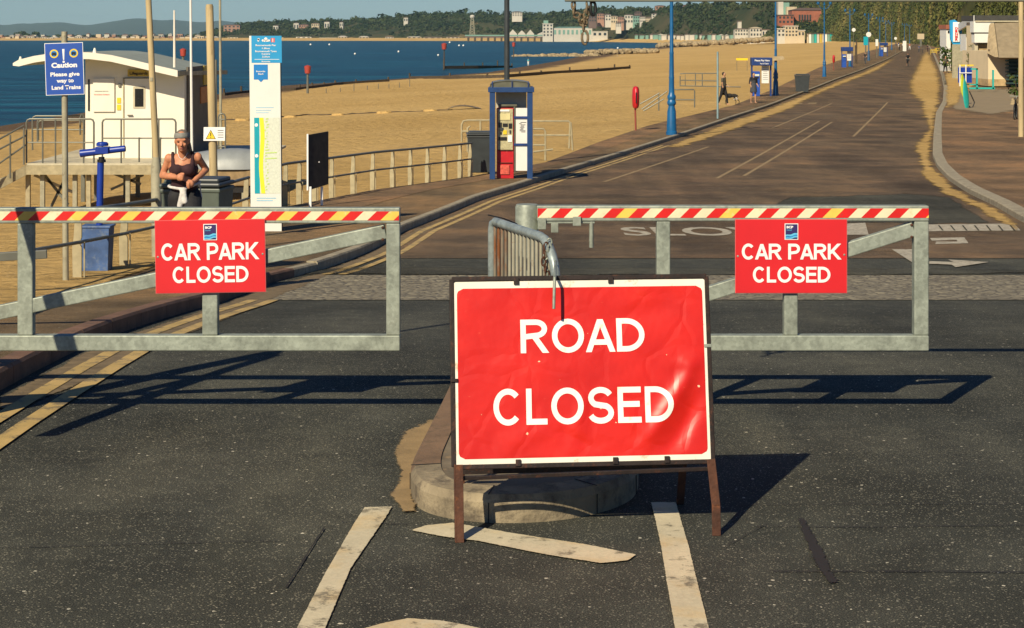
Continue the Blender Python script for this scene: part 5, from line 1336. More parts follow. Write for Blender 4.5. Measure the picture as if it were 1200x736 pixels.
# dog
b=P(857,124,102.3); b.z=zr(102.3)+.11
dg=thing('dog','dark backed dog with white legs on a lead beside the man in dark clothes','dog',b,R(8))
def dgf(m):
    m.ell((-.12,0,.50),(.22,.12,.13)); m.ell((.14,0,.50),(.2,.10,.105)); m.cap((-.3,0,.55),(-.42,0,.60),.075,.06); m.ell((-.46,0,.60),(.085,.065,.065)); m.cap((-.5,0,.585),(-.6,0,.565),.04,.028)
    m.cap((-.43,.04,.66),(-.43,.055,.70),.018,.01,6); m.cap((-.43,-.04,.66),(-.43,-.055,.70),.018,.01,6)
    m.cap((.32,0,.54),(.44,0,.40),.025,.012)
    for y in (-.07,.07):
        m.cap((-.24,y,.44),(-.27+y,y,.22),.045,.028); m.cap((-.27+y,y,.22),(-.28+y*.5,y,.03),.027,.022)
        m.cap((.27,y,.46),(.24-y,y,.30),.065,.035); m.cap((.24-y,y,.30),(.36-y,y,.20),.032,.024); m.cap((.36-y,y,.20),(.33-y,y,.03),.023,.02)
remesh_body(dgf,.02,'fur_dark',dg,'body',2)
mm=MB(); [mm.cap((.27,y,.40),(.24-y,y,.29),.06,.04) or mm.cap((.24-y,y,.29),(.365-y,y,.20),.038,.03) and mm.cap((.365-y,y,.2),(.335-y,y,.03),.03,.025) for y in (-.07,.07)]; remeshed(mm,'white_hind_legs','fur_white',.018,dg,2)
mm=MB().tube([Vector((-.43,0,.62)),Vector((-.44,-.1,.85)),Vector((-.30,-.2,.98))],.008,6).build('lead','black',dg)
#@@END2
# ------------------------------------------------------------------ ticket machine shelter
b=G(600,212,.11); Yk=44.0; b=Vector((P(600,212,Yk).x,Yk,zr(Yk)+.11)); k=Yk/F
kz=H-(212-HY)*k-b.z   # offset between drawn base and real base
def K(px,py,dy=0): p=P(px,py,Yk+0)-b; p.z-=kz; p.y=dy; return p
sh=thing('machine_shelter','blue framed shelter with curved smoked roof around the red ticket machine','shelter',b)
for x0,x1 in ((573.5,580.5),(617.5,624.5)):
    for dy in (0,.85):
        xc=K((x0+x1)/2,0).x; MB().beam((xc,dy,0),(xc,dy,K(0,106).z),.13 if dy==0 else .07,.08,(0,1,0)).build('post','navy' if dy else 'blue_paint2',sh,bev=.006)
z0=K(0,110).z; z1=K(0,104).z
M_=MB(); M_.box((K(599,0).x,-.02,(z0+z1)/2),(K(625,0).x-K(571,0).x,.08,z1-z0)); M_.build('front_beam','blue_paint2',sh,bev=.006)
for x_ in (K(575,0).x,K(623,0).x): MB().box((x_,.42,(z0+z1)/2),(.07,.86,z1-z0)).build('side_beam','navy',sh)
m=MB(); N=14; xa,xb=K(574,0).x,K(622,0).x
for i in range(N+1):
    a=math.pi*i/N; x_=(xa+xb)/2-(xb-xa)/2*math.cos(a); zz=z1+(K(0,96).z-z1)*(math.sin(a)**.5)
    m.v += [(x_,-.05,zz),(x_,.9,zz),(x_,-.05,zz-.02),(x_,.9,zz-.02)]
for i in range(N): q_=4*i; m.f += [(q_,q_+1,q_+5,q_+4),(q_+2,q_+6,q_+7,q_+3),(q_,q_+4,q_+6,q_+2),(q_+1,q_+3,q_+7,q_+5)]; m.mi += [0]*4
m.build('curved_roof','smoke',sh,smooth=True)
m=MB(); m.prism([((xa+xb)/2-(xb-xa)/2*math.cos(math.pi*i/N)*.985,-.03,z1+(K(0,96).z-z1-.015)*(math.sin(math.pi*i/N)**.5)) for i in range(N+1)],(0,.01,0)); m.build('roof_end_panel','smoke',sh)
m=MB(); 
for xx in (K(577,0).x,K(600,0).x,K(619,0).x): m.box((xx,-.06,z1+.07),(.02,.02,.14))
m.build('roof_rib','navy',sh)
m=MB(); m.box((K(599,0).x,.50,K(0,118).z),(K(617,0).x-K(581,0).x,.01,K(0,104).z-K(0,128).z)); m.build('back_glazing',simple('milky_glazing',(.40,.38,.30),.4,0,.15,3),sh)
m=MB(); m.box((K(612,0).x,.30,(K(0,129).z+K(0,203).z)/2),(K(620,0).x-K(603,0).x,.02,K(0,129).z-K(0,203).z)); wb=m.build('white_board','panel_white',sh)
for yy in (140,172): MB().box((K(612,0).x,.27,K(0,yy).z),(.4,.03,.05)).build('cross_rail','navy',sh)
m=MB(); rr=random.Random(2)
for i in range(9): m.box((K(611.5,0).x+rr.uniform(-.04,.04),.284,K(0,146+i*1.4).z),(rr.uniform(.05,.14),.004,.010))
m.build('board_text','black',wb)
tm=thing('ticket_machine','red pay and display ticket machine with cream screen inside the blue shelter','ticket machine',b+Vector((K(592,0).x,.25,0)))
def kb(x0,x1,y0,y1,mat,nm,lift,t=.02,par=tm):
    c0=K(x0,y1); c1=K(x1,y0); ox=K(592,0).x
    return MB().box(((c0.x+c1.x)/2-ox,-.02-lift,(c0.z+c1.z)/2),(c1.x-c0.x,t,c1.z-c0.z)).build(nm,mat,par,bev=.003)
kc=K(582,212).x-K(592,0).x; 
m=MB(); hz=K(0,129).z; m.box((0,.17,hz/2),(.40,.36,hz)); m.build('cabinet','mach_red',tm,bev=.01)
m=MB(); m.box((.06,.2,K(0,126).z),(.44,.38,.05)); m.box((.22,.2,hz/2+.1),(.05,.36,hz-.1)); m.build('hood','smoke',tm,bev=.01)
kb(583,601,130,178,'mach_panel','front_panel',.0); kb(585,598,135.5,143,simple('cream_screen',(.62,.55,.28),.4),'screen',.015); kb(585,597,130.8,133,'letter_plain','label_strip',.012)
for x0,x1,y0,y1,mt in ((584,588,146,152,'black'),(596,600,147,153,'black'),(589,595,147,151,'black'),(586,590,152,156,'dark_grey'),(589.5,594,155,160,'yellow'),(584,594,163,167,'black'),(595,600,161,169,'letter_plain'),(586,588,157,160,'black'),(597,599,155,159,'dark_grey')):
    kb(x0,x1,y0,y1,mt,'control',.016)
kb(583,601,178,179,'rust','door_seam',.012); kb(583.5,600.5,193,193.8,'rust','door_seam',.012)
kb(586,597,196,207,simple('scuffed_red',(.55,.09,.06),.5,0,.4,20),'scuff_patch',.0085,.02)
bb=Vector((P(562,200,46).x,46,zr(46)+.10)); wheelie('wheelie_bin','large dark grey wheelie bin immediately left of the blue machine shelter',bb,.60,1.10,.6,'dark_grey',.05)
lpz=Vector((P(594,150,49.0).x,49.0,zr(49)+.1))
tag(MB().tube([(0,0,0),(0,0,3.9),(-.02,0,8)],[.075,.07,.055],14).build('lamp_column','slate_post' if 'slate_post' in M else 'dark_grey',smooth=True,loc=lpz),'plain dark grey lamp column rising behind the machine shelter','lamp post')

def tube_rail(label,paths,Y0,r=.025,mat='rail_light',name='handrail'):
    b=paths[0][0]; o=P(*b[:2],b[2] if len(b)>2 else Y0); t=thing(name,label,'railing',o)
    for pth in paths: MB().tube([P(p[0],p[1],p[2] if len(p)>2 else Y0)-o for p in pth],r,8).build('rail',mat,t,smooth=True)
    return t
tube_rail('cream tube handrail between the long railing and the dark bin',[[(541,166),(541,146),(543,142),(548,141),(575,141)],[(548,178),(548,150),(551,148)],[(541,154),(575,154)],[(563,141),(563,160)]],47)
tube_rail('pale tube handrail loop on the sand just right of the machine shelter',[[(625,142,50),(666,142,50),(669,144,50),(671,176,50)],[(625,158.5,50),(670,158.5,50)],[(668,143,50),(667,174,50)],[(625,151,48),(637,151,48),(639,154,48),(639,188,48)],[(625,170,48),(639,170,48)],[(625,178,48),(648,175,48)]],50,.025)
# ------------------------------------------------------------------ lifebuoy, blue lamps, posts
def lifebuoy(lab,px,py,Y,s=1.0,grp=None):
    b=Vector((P(px,py,Y).x,Y,zr(Y)+.11)); t=thing('lifebuoy_housing',lab,'lifebuoy',b,0,grp)
    MB().tube([(0,0,0),(-.02,0,.9)],.035,10).build('post',simple('rust_red_post',(.25,.05,.03),.6),t,smooth=True)
    m=MB(); pr_=[(.02,.82),(.10,.86),(.13,.95),(.14,1.25),(.13,1.55),(.10,1.64),(.02,1.68)]
    m.lathe((0,0,0),pr_,16); o=m.build('case','red_plastic',t,smooth=True)
    for v_ in o.data.vertices: v_.co.y*=2.2
    m=MB(); m.tube([(.0,-.32,1.05),(.0,-.32,1.45)],.02,6); m.build('latch','black',t)
    return t
lifebuoy('red upright lifebuoy case on a thin post left of the nearest blue lamp post',745,155,71)
lifebuoy('small red lifebuoy case far along the promenade before the third kiosk',977,80,205)
def lamp_proto():
    t=thing('lamp_post','','lamp post')
    pr_=[(.20,0),(.20,.12),(.175,.14),(.175,.35),(.165,.40),(.155,.85),(.12,.98),(.115,1.05),(.155,1.10),(.165,1.16),(.145,1.22),(.13,1.26),(.155,1.32),(.15,1.40),(.11,1.46),(.10,1.55),(.09,2.0),(.10,2.05),(.088,2.1),(.075,2.9),(.085,2.94),(.068,3.0),(.06,5.0),(.052,6.6)]
    MB().lathe((0,0,0),pr_,20).build('column','blue_lamp',t,smooth=True)
    m=MB(); m.lathe((0,0,0),[(.05,6.6),(.12,6.66),(.12,6.72),(.05,6.8),(.05,7.0),(.03,7.1)],14)
    for s in (-1,1):
        pts=[(s*(.05+.55*math.sin(a)),0,6.3+.75*(1-math.cos(a))*.9) for a in [math.pi/2*i/6 for i in range(7)]]
        m.tube(pts,.028,8)
    m.build('arms','blue_lamp',t,smooth=True)
    for s in (-1,1):
        MB().lathe((s*.6,0,6.72),[(.03,.35),(.10,.30),(.15,.12),(.12,0),(.03,-.05)],14).build('lantern','panel_white' if False else 'blue_lamp',t,smooth=True)
    return t
lp0=lamp_proto(); grp='blue lamp posts along the promenade'
Ls=[(787,158,'nearest blue lamp post, standing right of the red lifebuoy case'),(909,112,'blue lamp post just right of the navy parking kiosk'),(966,90,'blue lamp post in front of the sand between the bin and third kiosk'),(996,78,'blue lamp post right beside the third kiosk'),(1018,71,'blue lamp post carrying a round white disc sign'),(1031,65.5,'blue lamp post immediately left of the fourth kiosk'),(1038,62,None),(1045,59,None),(1060,57,None),(1066,55,None)]
for i,(px,py,lab) in enumerate(Ls):
    g=G(px,py,.11 if i<6 else .0); o=lp0 if i==0 else copy_tree(lp0)
    o.location=g; o['label']=lab or 'small distant blue lamp post at the far end of the promenade'; o['group']=grp if lab else 'far blue lamp posts'; o['category']='lamp post'
    if i: o.rotation_euler=(0,0,R(12))
def sg(name,lab,cat,px,py,Y): return thing(name,lab,cat,Vector((P(px,py,Y).x,Y,zr(Y)+.11)))
# finger board on lamp 2
g=G(909,112,.11); k=g.y/F; fb_=MB(); z_=H-(68.5-HY)*k
fb_.prism([Vector((g.x-.23,-0,z_-.14)),Vector((g.x+.42,0,z_-.10)),Vector((g.x+.55,0,z_+.0)),Vector((g.x+.42,0,z_+.16)),Vector((g.x-.23,0,z_+.12))],(0,.03,0))
fo=fb_.build('finger_sign','wood_pale'); fo.location=(0,g.y-.22,0); tag(fo,'pale wooden finger sign on the lamp post beside the navy kiosk','sign')
# parking kiosks
def kiosk(lab,px0,px1,pt_,pb,Y,head=True,grp=None):
    k=Y/F; b=Vector((P((px0+px1)/2,0,Y).x,Y,zr(Y)+.11)); t=thing('parking_kiosk',lab,'kiosk',b,0,grp); w=(px1-px0)*k; h=2.5; 
    for s in (-1,1): MB().box((s*(w/2-.05),0,h/2-.1),(.10,.14,h-.2)).build('post','navy',t)
    MB().box((0,.0,h-.32),(w,.9,.5)).build('canopy','navy',t,bev=.03)
    if head:
        text('Please Pay Here',(-w*.36,-.455,h-.30),X3,Z3,w*.72,.12,'letter_plain',t,'heading',.02,0,.004); text('Pay and Display',(-w*.1,-.455,h-.48),X3,Z3,w*.42,.09,'letter_plain',t,'heading',.01,0,.004)
    mch=MB(); mch.box((-w*.25,.1,.78),(w*.36,.5,1.56)); mch.box((-w*.25,-.01,.95),(w*.30,.35,.3)); o=mch.build('machine','blue_sign',t,bev=.02)
    MB().box((-w*.25,-.16,1.33),(w*.28,.03,.12)).build('screen','map_pale',t); MB().box((-w*.25,-.16,1.12),(w*.22,.03,.2)).build('keypad','black',t)
    MB().box((-w*.25,-.165,.88),(w*.12,.02,.14)).build('ticket_slot','panel_white',t)
    MB().box((w*.20,.0,1.42),(w*.36,.04,1.22)).build('tariff_board','panel_white',t,bev=.01)
    m=MB(); rr=random.Random(1)
    for i in range(8): m.box((w*.20,-.024,1.9-i*.12),(w*rr.uniform(.18,.28),.004,.02))
    m.build('tariff_text','slate_cloth',t)
    return t
kiosk('navy parking kiosk with white tariff board next to the woman in slate dress',880,904,67,114,118)
kiosk('small navy parking kiosk third along the promenade',986,999,55,80,223,False)
kiosk('tiny blue parking kiosk furthest along, under the far lamp posts',1031,1040,48,66,335,False)
bb=G(940,109,.0); wheelie('wheelie_bin','dark green wheelie bin alone at the kerb right of the navy kiosk',bb,1.0,1.36,.8,'dark_grey',-.1)
po=MB().tube([(0,0,0),(0,0,2.95)],.045,10).build('sign_post',simple('pale_blue_post',(.20,.30,.32),.5),smooth=True,loc=G(841,139,.11)); tag(po,'plain thin blue grey post to the left of the man with the dog','post')
# ramp and stair railings down to the sand
tube_rail('tube railing frame at the head of the beach ramp beyond the nearest lamp',[[(797,89),(797,101),(803,101),(803,86),(842,86)],[(797,86.5),(803,86)],[(797,94),(842,95)],[(797,100.5),(842,101.5),(868,102)],[(815,86),(815,100)],[(823,86),(823,101)]],118,.035,'rail')
tube_rail('sloping handrails descending to the sand behind the nearest blue lamp post',[[(752,128),(782,107)],[(750,122),(773,109)],[(754,130),(778,116)],[(772,111),(772,130)],[(790,105),(813,105),(814,107),(814,126)],[(790,117),(814,117)]],84,.03,'rail')
# yellow sign on the beach
t=thing('beach_sign','wide yellow sign on two thin posts out on the sand','sign',P(869.5,82,170)); o_=Vector(t.location)
MB().box(P(869.5,69.5,170)-o_,(1.05,.04,.2)).build('panel','yellow',t)
for px in (863.5,875.5): MB().tube([P(px,70,170.03)-o_,P(px,83,170.03)-o_],.02,6).build('post','rail',t)
# pipe line with sand lumps crossing the beach, curved dark mat
m=MB(); 
def sandpt(px,py):
    lo,hi=12.,1500.
    for _ in range(50):
        mid=(lo*hi)**.5; x_=(px-CX)/F*mid
        if HY+F*(H-zsand(x_,mid))/mid>py: lo=mid
        else: hi=mid
    return Vector(((px-CX)/F*lo,lo,zsand((px-CX)/F*lo,lo)))
pp=[sandpt(px,py)+Vector((0,0,.03)) for px,py in ((255,141),(290,141),(330,137.5),(360,135),(395,134.5),(430,133),(465,131.5),(505,130),(535,129))]
ln=[]
for a,c in zip(pp,pp[1:]):
    for i in range(6): q_=a.lerp(c,i/6); ln.append(Vector((q_.x,q_.y,zsand(q_.x,q_.y)+.03+random.uniform(-.04,.03))))
tag(m.tube(ln,.05,6).build('ground_pipe','wood_dark'),'thin dark pipe line running across the dry sand behind the notice board','pipe')
for i,(px,py) in enumerate(((340,137.8),(396,135.2),(450,132.8),(505,130.5),(284,141.5))):
    c=sandpt(px,py); mm=MB(); rr=random.Random(i)
    mm.ell((0,0,0),(.5,.3,.16),10,6); 
    for _ in range(4): mm.ell((rr.uniform(-.35,.35),rr.uniform(-.2,.2),.02),(.22,.18,.14),8,5)
    tag(mm.build('sand_bag','sand_drift',smooth='all',loc=c),['small pale sand bag weighing the pipe line, first right of the totem','small pale sand bag weighing the pipe line, directly above the notice board','small pale sand bag midway along the pipe line','small pale sand bag nearest the dark curved mat','small pale sand bag on the pipe line between post and totem'][i],'sand bag')
mm=MB(); c=sandpt(545,128); vs=[]
for i in range(11):
    t_=i/10; x_=-1.25+2.5*t_; 
    for w_ in (-.5,.5): vs.append((x_,w_,.02+.26*math.sin(math.pi*t_**.8)))
mm.add(vs,[(2*i,2*i+2,2*i+3,2*i+1) for i in range(10)]); mm.add([(a,b_,c_-.06) for a,b_,c_ in vs],[(2*i,2*i+1,2*i+3,2*i+2) for i in range(10)])
tag(mm.build('beach_mat','black',loc=c),'dark mat arching over the sand left of the machine shelter','mat')
# ------------------------------------------------------------------ groynes, beacons, buoys, rocks
def groyne(lab,pts,h,n,hp,grp=None,mat='wood_dark',r=.16):
    w=[sandpt(*p) if len(p)==2 else P(*p) for p in pts]; b=w[0].copy(); t=thing('groyne',lab,'groyne',b,0,grp)
    tot=[]; 
    for a,c in zip(w,w[1:]):
        MB().beam(a-b+Vector((0,0,h*.4)),c-b+Vector((0,0,h*.4)),.3,h).build('planking',mat,t)
        tot.append((a,c))
    L=sum((c-a).length for a,c in tot); rr=random.Random(len(pts)*7+n)
    for i in range(n):
        s=L*i/(n-1)
        for a,c in tot:
            d=(c-a).length
            if s<=d+1e-6: q_=a.lerp(c,s/d); break
            s-=d
        MB().tube([q_-b+Vector((0,.2,-1)),q_-b+Vector((0,.2,hp*rr.uniform(.6,1.3)))],[r,r*.8],8).build('pile',mat,t)
    return t
groyne('low timber groyne running from behind the hut to the water right of the totem',[(262,112),(300,108),(345,106),(400,99),(455,95.5)],.35,9,.9)
groyne('timber groyne planks beside the red beacon near the water edge',[(382,112,205),(430,107,212),(480,103,222)],.12,8,.8,None,'rail',.05)
groyne('dark timber groyne along the sand below the grey lamp column',[(480,92.5),(540,92),(590,91),(640,87),(700,83.5),(738,80.5)],.45,10,.7)
groyne('timber groyne in shallow water under the red topped beacon post',[(520,80.5,375),(560,80,385),(600,80,400)],.6,5,1.6)
def beacon(lab,px,yt,yb,Y,col,rr_=.5):
    b=P(px,yb,Y); b.z=min(b.z,-4.9); t=thing('beacon',lab,'beacon',b); zt=P(px,yt,Y).z-b.z
    MB().tube([(0,0,-.5),(0,0,zt)],[.16,.10],8).build('post','wood_dark' if Y>300 else 'rail',t)
    MB().lathe((0,0,0),[(.02,zt-.7*rr_/.5),(rr_*.8,zt-.6*rr_/.5),(rr_,zt+.4*rr_/.5),(.02,zt+.6*rr_/.5)],12).build('topmark',col,t,smooth=True)
M['beacon_red']=simple('faded_red',(.36,.05,.035),.6)
beacon('red can topped beacon post standing in the sea left of the grey lamp column',520.5,54,82,375,'beacon_red',.55)
beacon('red topped groyne beacon behind the sand to the right of the totem',360.5,81,109,206,'beacon_red',.38)
beacon('faint red topped beacon post just right of the grey lamp column',602,52,64,560,'beacon_red',.55)
beacon('red beacon head seen over the hut roof between the poles',214.5,61,80,150,'beacon_red',.26)
for px,py,Y in ((230.5,61.5,420),(416,55,640),(467,53.5,720),(513.5,58.6,600),(538,50.5,1100),(543,51,1100),(527,48.5,1500),(724,52.5,900),(364,49.5,1200),(386,49.5,1200)):
    c=P(px,py,Y); c.z=-4.8; tag(MB().ell((0,0,.15),(.32*Y/600,.3*Y/600,.34*Y/600),10,8).build('buoy','panel_white',smooth='all',loc=c),'tiny white mooring buoy floating on the blue sea','buoy','white buoys on the sea')
rr=random.Random(11)
def rocks(lab,px0,px1,fy,n,Y,s0,s1,ht=1,name='rock_groyne'):
    b=P(px0,fy(px0),Y); t=MB()
    for i in range(n):
        px=rr.uniform(px0,px1); c=P(px,fy(px),Y+rr.uniform(-8,8)); c.z=P(px,fy(px)+rr.uniform(-1.3,.3)*ht,Y).z; s=rr.uniform(s0,s1)
        base=len(t.v); t.ell(c-b,(s,s*.9,s*.7),7,5)
        for j in range(base,len(t.v)):
            v_=Vector(t.v[j]); d=v_-(c-b); t.v[j]=tuple(c-b+d*(1+.35*noise.noise(v_*1.3)))
    return tag(t.build(name,'rock',loc=b),lab,'rock groyne')
rocks('pale rock groyne reaching from the sand into the sea right of the grey lamp',600,700,lambda p:68-(p-600)*.02,170,600,.6,1.4)
rocks('low pale rock groyne lying off the beach behind the nearest blue lamp',688,770,lambda p:62-(p-690)*.02,120,640,.7,1.5)
rocks('long rock breakwater at the water edge before the far pier',770,905,lambda p:54.5-(p-770)*.06,260,1000,1.0,2.2)
bx=P(642,60,900)
tag(MB().prism([(-1.6,-.5,0),(1.6,-.5,0),(2.2,0,.9),(1.6,.5,.9),(-1.8,.5,.9),(-1.8,-.5,.9)],(0,.4,0)).build('small_boat','panel_white',loc=sandpt(762,61)),'small white boat drawn up at the water edge','boat')
# person at the water's edge
walker('person in a turquoise top standing at the water edge right of the grey lamp',619,76,400,'turq_cloth','white_cloth',dz=0,stride=.08,vox=.045)
bpy.context.view_layer.update()
bpy.data.objects[[o.name for o in bpy.data.objects if o.get('label','').startswith('person in a turquoise')][0]].location=sandpt(619,77.5)

# ------------------------------------------------------------------ far shore: pier, hotel, tower, town
def fb(name,lab,cat,px0,px1,yt,yb,Y,mat,roof=None,dep=10,wins=(0,0),grp=None,roofh=0,winmat='far_glass'):
    b=P((px0+px1)/2,yb,Y); w=(px1-px0)*Y/F; h=(yb-yt)*Y/F; t=thing(name,lab,cat,b,0,grp)
    MB().box((0,dep/2,h/2-(6.5 if 'brick' in mat else 3)),(w,dep,h+(13 if 'brick' in mat else 6))).build('wall',mat,t)
    if roof:
        m=MB(); rh=roofh*Y/F
        if rh:
            a_=w/2+.4; c_=max(.1,a_-dep*.4); m.add([(-a_,-.5,h),(a_,-.5,h),(a_,dep+.5,h),(-a_,dep+.5,h),(-c_,dep/2,h+rh),(c_,dep/2,h+rh)],[(0,1,5,4),(1,2,5),(2,3,4,5),(3,0,4),(3,2,1,0)])
        else: m.box((0,dep/2,h+.2),(w+.8,dep+.8,.5))
        m.build('roof',roof,t)
    nx,nz=wins
    for j in range(nz):
        for i in range(nx):
            cw=w/nx; chh=h/nz
            MB().box((-w/2+cw*(i+.5),-.06,chh*(j+.5)),(cw*.5,.12,chh*.5)).build('window',winmat,t)
    return t
# pier
pY=1780
pr_=thing('pier','long pier on dark piles with white pavilion roofs in front of the headland','pier',P(650,48,pY)); o_=Vector(pr_.location)
x0,x1=P(545,0,pY).x-o_.x,P(840,0,pY).x-o_.x
MB().box(((x0+x1)/2,6,P(0,43.8,pY).z-o_.z),(x1-x0,14,1.3)).build('deck',simple('pier_deck',(.20,.13,.11),.9),pr_)
MB().box(((x0+x1)/2,0,P(0,41.6,pY).z-o_.z),(x1-x0,.3,1.2)).build('parapet','green_glass',pr_)
for i in range(38):
    x_=x0+(x1-x0)*(i+.5)/38
    if i<27: MB().box((x_,-1,1.0),(2.0,1.4,5.2)).build('pile','wood_dark',pr_)
for a,c,t_ in ((596,606,37.5),(607,616,38.5),(617,626,37.8),(630,650,38.6)):
    m=MB(); xa,xb=P(a,0,pY).x-o_.x,P(c,0,pY).x-o_.x; zb_=P(0,43,pY).z-o_.z; zt_=P(0,t_-3,pY).z-o_.z; m.prism([(xa,0,zb_),(xb,0,zb_),(xb,0,zb_+2.5),((xa+xb)/2,0,zt_),(xa,0,zb_+2.5)],(0,12,0)); m.build('pavilion','far_white',pr_)
tw=thing('lift_tower','slender lattice tower with a white domed cap on the pier head','tower',P(553.5,41.5,1900)); o_=Vector(tw.location); tw.scale=(.85,.85,.9)
for s in (-1,1):
    for s2 in (-1,1): MB().beam((s*3.0,s2*3,0),(s*1.4,s2*1.4,20),.6,.6).build('tower_leg','grey_post',tw)
m=MB(); 
for i in range(7):
    za,zb_=i*2.8,(i+1)*2.8; wa,wb=3.0-za*.08,3.0-zb_*.08
    m.beam((-wa,-wa,za),(wb,-wb,zb_),.35,.35); m.beam((wa,-wa,za),(-wb,-wb,zb_),.35,.35)
m.build('bracing','grey_post',tw); MB().lathe((0,0,0),[(2.2,19.5),(2.8,20),(3,21.5),(2.2,22.6),(.3,23.2)],14).build('cap','far_white',tw,smooth=True)
fb('seafront_hotel','tall white block with a stepped tower on the pier approach','building',636,648,28,43,1740,'far_white','far_white',12,(3,4))
fb('stair_tower','narrow pale green tower top rising on the white pier block','building',637,642.5,24,30,1748,'green_glass',None,6)
fb('pavilion_hall','long pale green glazed hall beside the white pier block','building',648,694,32.5,43,1742,'far_white','green_glass',14,(9,1),None,1.2,'green_glass')
fb('pavilion_hall','low white hall right of the green glazed hall by the pier','building',694,712,37,43,1742,'far_white','far_white',10,(3,1))
rr=random.Random(21)
def town(n,x0,x1,fy,Yf,h0,h1,w0,w1,lab,grp,mats,cat='building',name='seafront_building',hill=None):
    for i in range(n):
        px=x0+(x1-x0)*(i+rr.uniform(.2,.8))/n; w=rr.uniform(w0,w1); h=rr.uniform(h0,h1); Y=Yf(px)+rr.uniform(-15,15); yb=fy(px)+rr.uniform(-.3,.3)
        fb(name,lab,cat,px-w/2,px+w/2,yb-h,yb,Y,rr.choice(mats),rr.choice(['far_roof','far_white',None]) ,8,(3,1) if w>6 else (0,0),grp,rr.choice([0,.8,1.2]))
town(34,-15,240,lambda p:46.2,lambda p:toeY(p)-28,2.0,4.4,4,9,'small pale seafront building on the low shore far left','far left town buildings',['far_white','far_white','far_cream','far_pink'])
town(24,-15,235,lambda p:45.0,lambda p:toeY(p)+20,3.0,5.5,3,7,'small pale house behind the low shore far left','far left town houses',['far_white','far_cream','far_pink'])
town(12,240,545,lambda p:45.4,lambda p:toeY(p)-20,1.2,2.2,9,22,'long low white beach hut row below the headland','white beach huts under the headland',['far_white','far_white','far_cream'],'beach huts','beach_hut_row')
for x0,x1,yt,yb,c in ((262,281,29.5,34.5,'far_pink'),(320,326,30,34,'far_white'),(344,350,27,33,'far_white'),(351,361,29,33.5,'far_pink'),(365,374,27.5,33,'far_cream'),(380,386,25.5,32.5,'far_white'),(398,402,26,30,'far_white'),(473,478,20.5,24,'far_white'),(600,612,14,17,'far_white'),(690,700,24,28,'far_white')):
    Y=toeY((x0+x1)/2)+60; 
    fb('clifftop_building','pale clifftop building among the headland trees','building',x0,x1,yt,yb+2,Y,c,'far_roof',10,(4,2) if x1-x0>8 else (2,1),'clifftop buildings on the far headland',.8)
cl_=[(700,708,16,22,'far_pink'),(706,716,17,23,'far_white'),(716,724,19,26,'far_cream'),(724,731,20,26.5,'far_pink'),(732,742,17.5,26,'far_white'),(742,750,18.5,25,'green_glass'),(750,757,19.5,25,'far_white'),(757,764,20.5,24,'far_cream'),(764,776,16,19,'far_white'),(768,780,7,14,'far_pink'),(783,786,9,13,'far_cream'),(801,812,6,10,'far_pink'),(744,752,14,18,'far_roof'),(690,699,19,24,'far_roof'),(722,728,27,30,'far_white')]
for x0,x1,yt,yb,c in cl_:
    fb('hillside_house','pale hillside house in the cluster left of the nearest blue lamp','house',x0,x1,yt,yb+1.5,1690+rr.uniform(-20,20),c,'far_roof',8,(3,2),'houses clustered on the hillside beyond the pier',.9)
fb('seafront_terrace','long white terrace row on the seafront beyond the rocks, left part','building',861,877,34,42,1240,'far_white','far_roof',8,(5,2),None,.8)
fb('seafront_terrace','white gabled terrace on the seafront directly behind the second blue lamp','building',879,893,33,43,1230,'far_white','far_cream',8,(4,2),None,1.4)
fb('seafront_terrace','low white terrace with wide openings left of the second blue lamp','building',893,907,35,43,1225,'far_white','far_roof',8,(4,1),None,0)
fb('seafront_terrace','white flat roofed cafe right of the second blue lamp','building',911,920,34,43,1118,'far_white','far_white',8,(2,2),None,0)
fb('round_cafe','cream stepped cafe block below the red brick building','building',920,935,31,43,1117,'far_cream','far_white',8,(4,3),None,0)
fb('seafront_terrace','cream lower block at the foot of the dark bushes','building',935,943,36,43,1116,'far_cream','far_white',8,(2,1),None,0)
for i in range(10):
    px=945+i*3.1; fb('beach_hut','small coloured beach hut in the row under the dark bushes','beach hut',px,px+2.6,39.5,44,1120,['far_cream','panel_white','green_glass','teal','far_white','amber'][i%6],'far_roof',2.4,(0,0),'row of small beach huts under the bushes',.7)
town(22,745,860,lambda p:42.6,lambda p:toeY(p)-10,1.2,2.2,3,6,'tiny pale green beach hut on the far promenade','pale green beach huts on the far promenade',['green_glass','far_white','green_glass'],'beach hut','beach_hut')
# red brick clifftop building
rb=fb('brick_building','large red brick building with tall windows on the slope below the cliff top','building',928,975,12,27,1170,'brick_red','roof_brown',16,(0,0),None,3.0); kk=1170/F
for i in range(5): MB().box(((937-951.5+i*3.1)*kk,-.15,(27-20.5)*kk),(1.9*kk,.3,6.5*kk)).build('window','far_glass',rb)
MB().box(((968-951.5)*kk,-.3,(27-17)*kk),(4*kk,.6,3*kk)).build('window','far_glass',rb)
fb('brick_building','lower red brick wing with dark flat roof left of the large brick building','building',912,930,18,28,1165,'brick_red','roof_brown',14,(4,2),None,0)
fb('apartment_block','white apartment block at the top of the slope above the brick building','building',972,982,1,14,1230,'far_white','far_white',10,(4,6))
fb('apartment_block','white block glimpsed at the frame top right of the second blue lamp','building',912,918,2,8,1240,'far_white',None,10,(0,0)); fb('apartment_block','pale green balcony block at the frame top over the slope','building',918,925,3,8,1240,'green_glass',None,10,(0,0))
fb('apartment_block','cream low clifftop block above the brick building','building',922,936,8,11,1235,'far_cream',None,10,(0,0)); fb('apartment_block','cream block at the frame top above the brick roof','building',940,952,2,5,1240,'far_cream',None,10,(0,0))
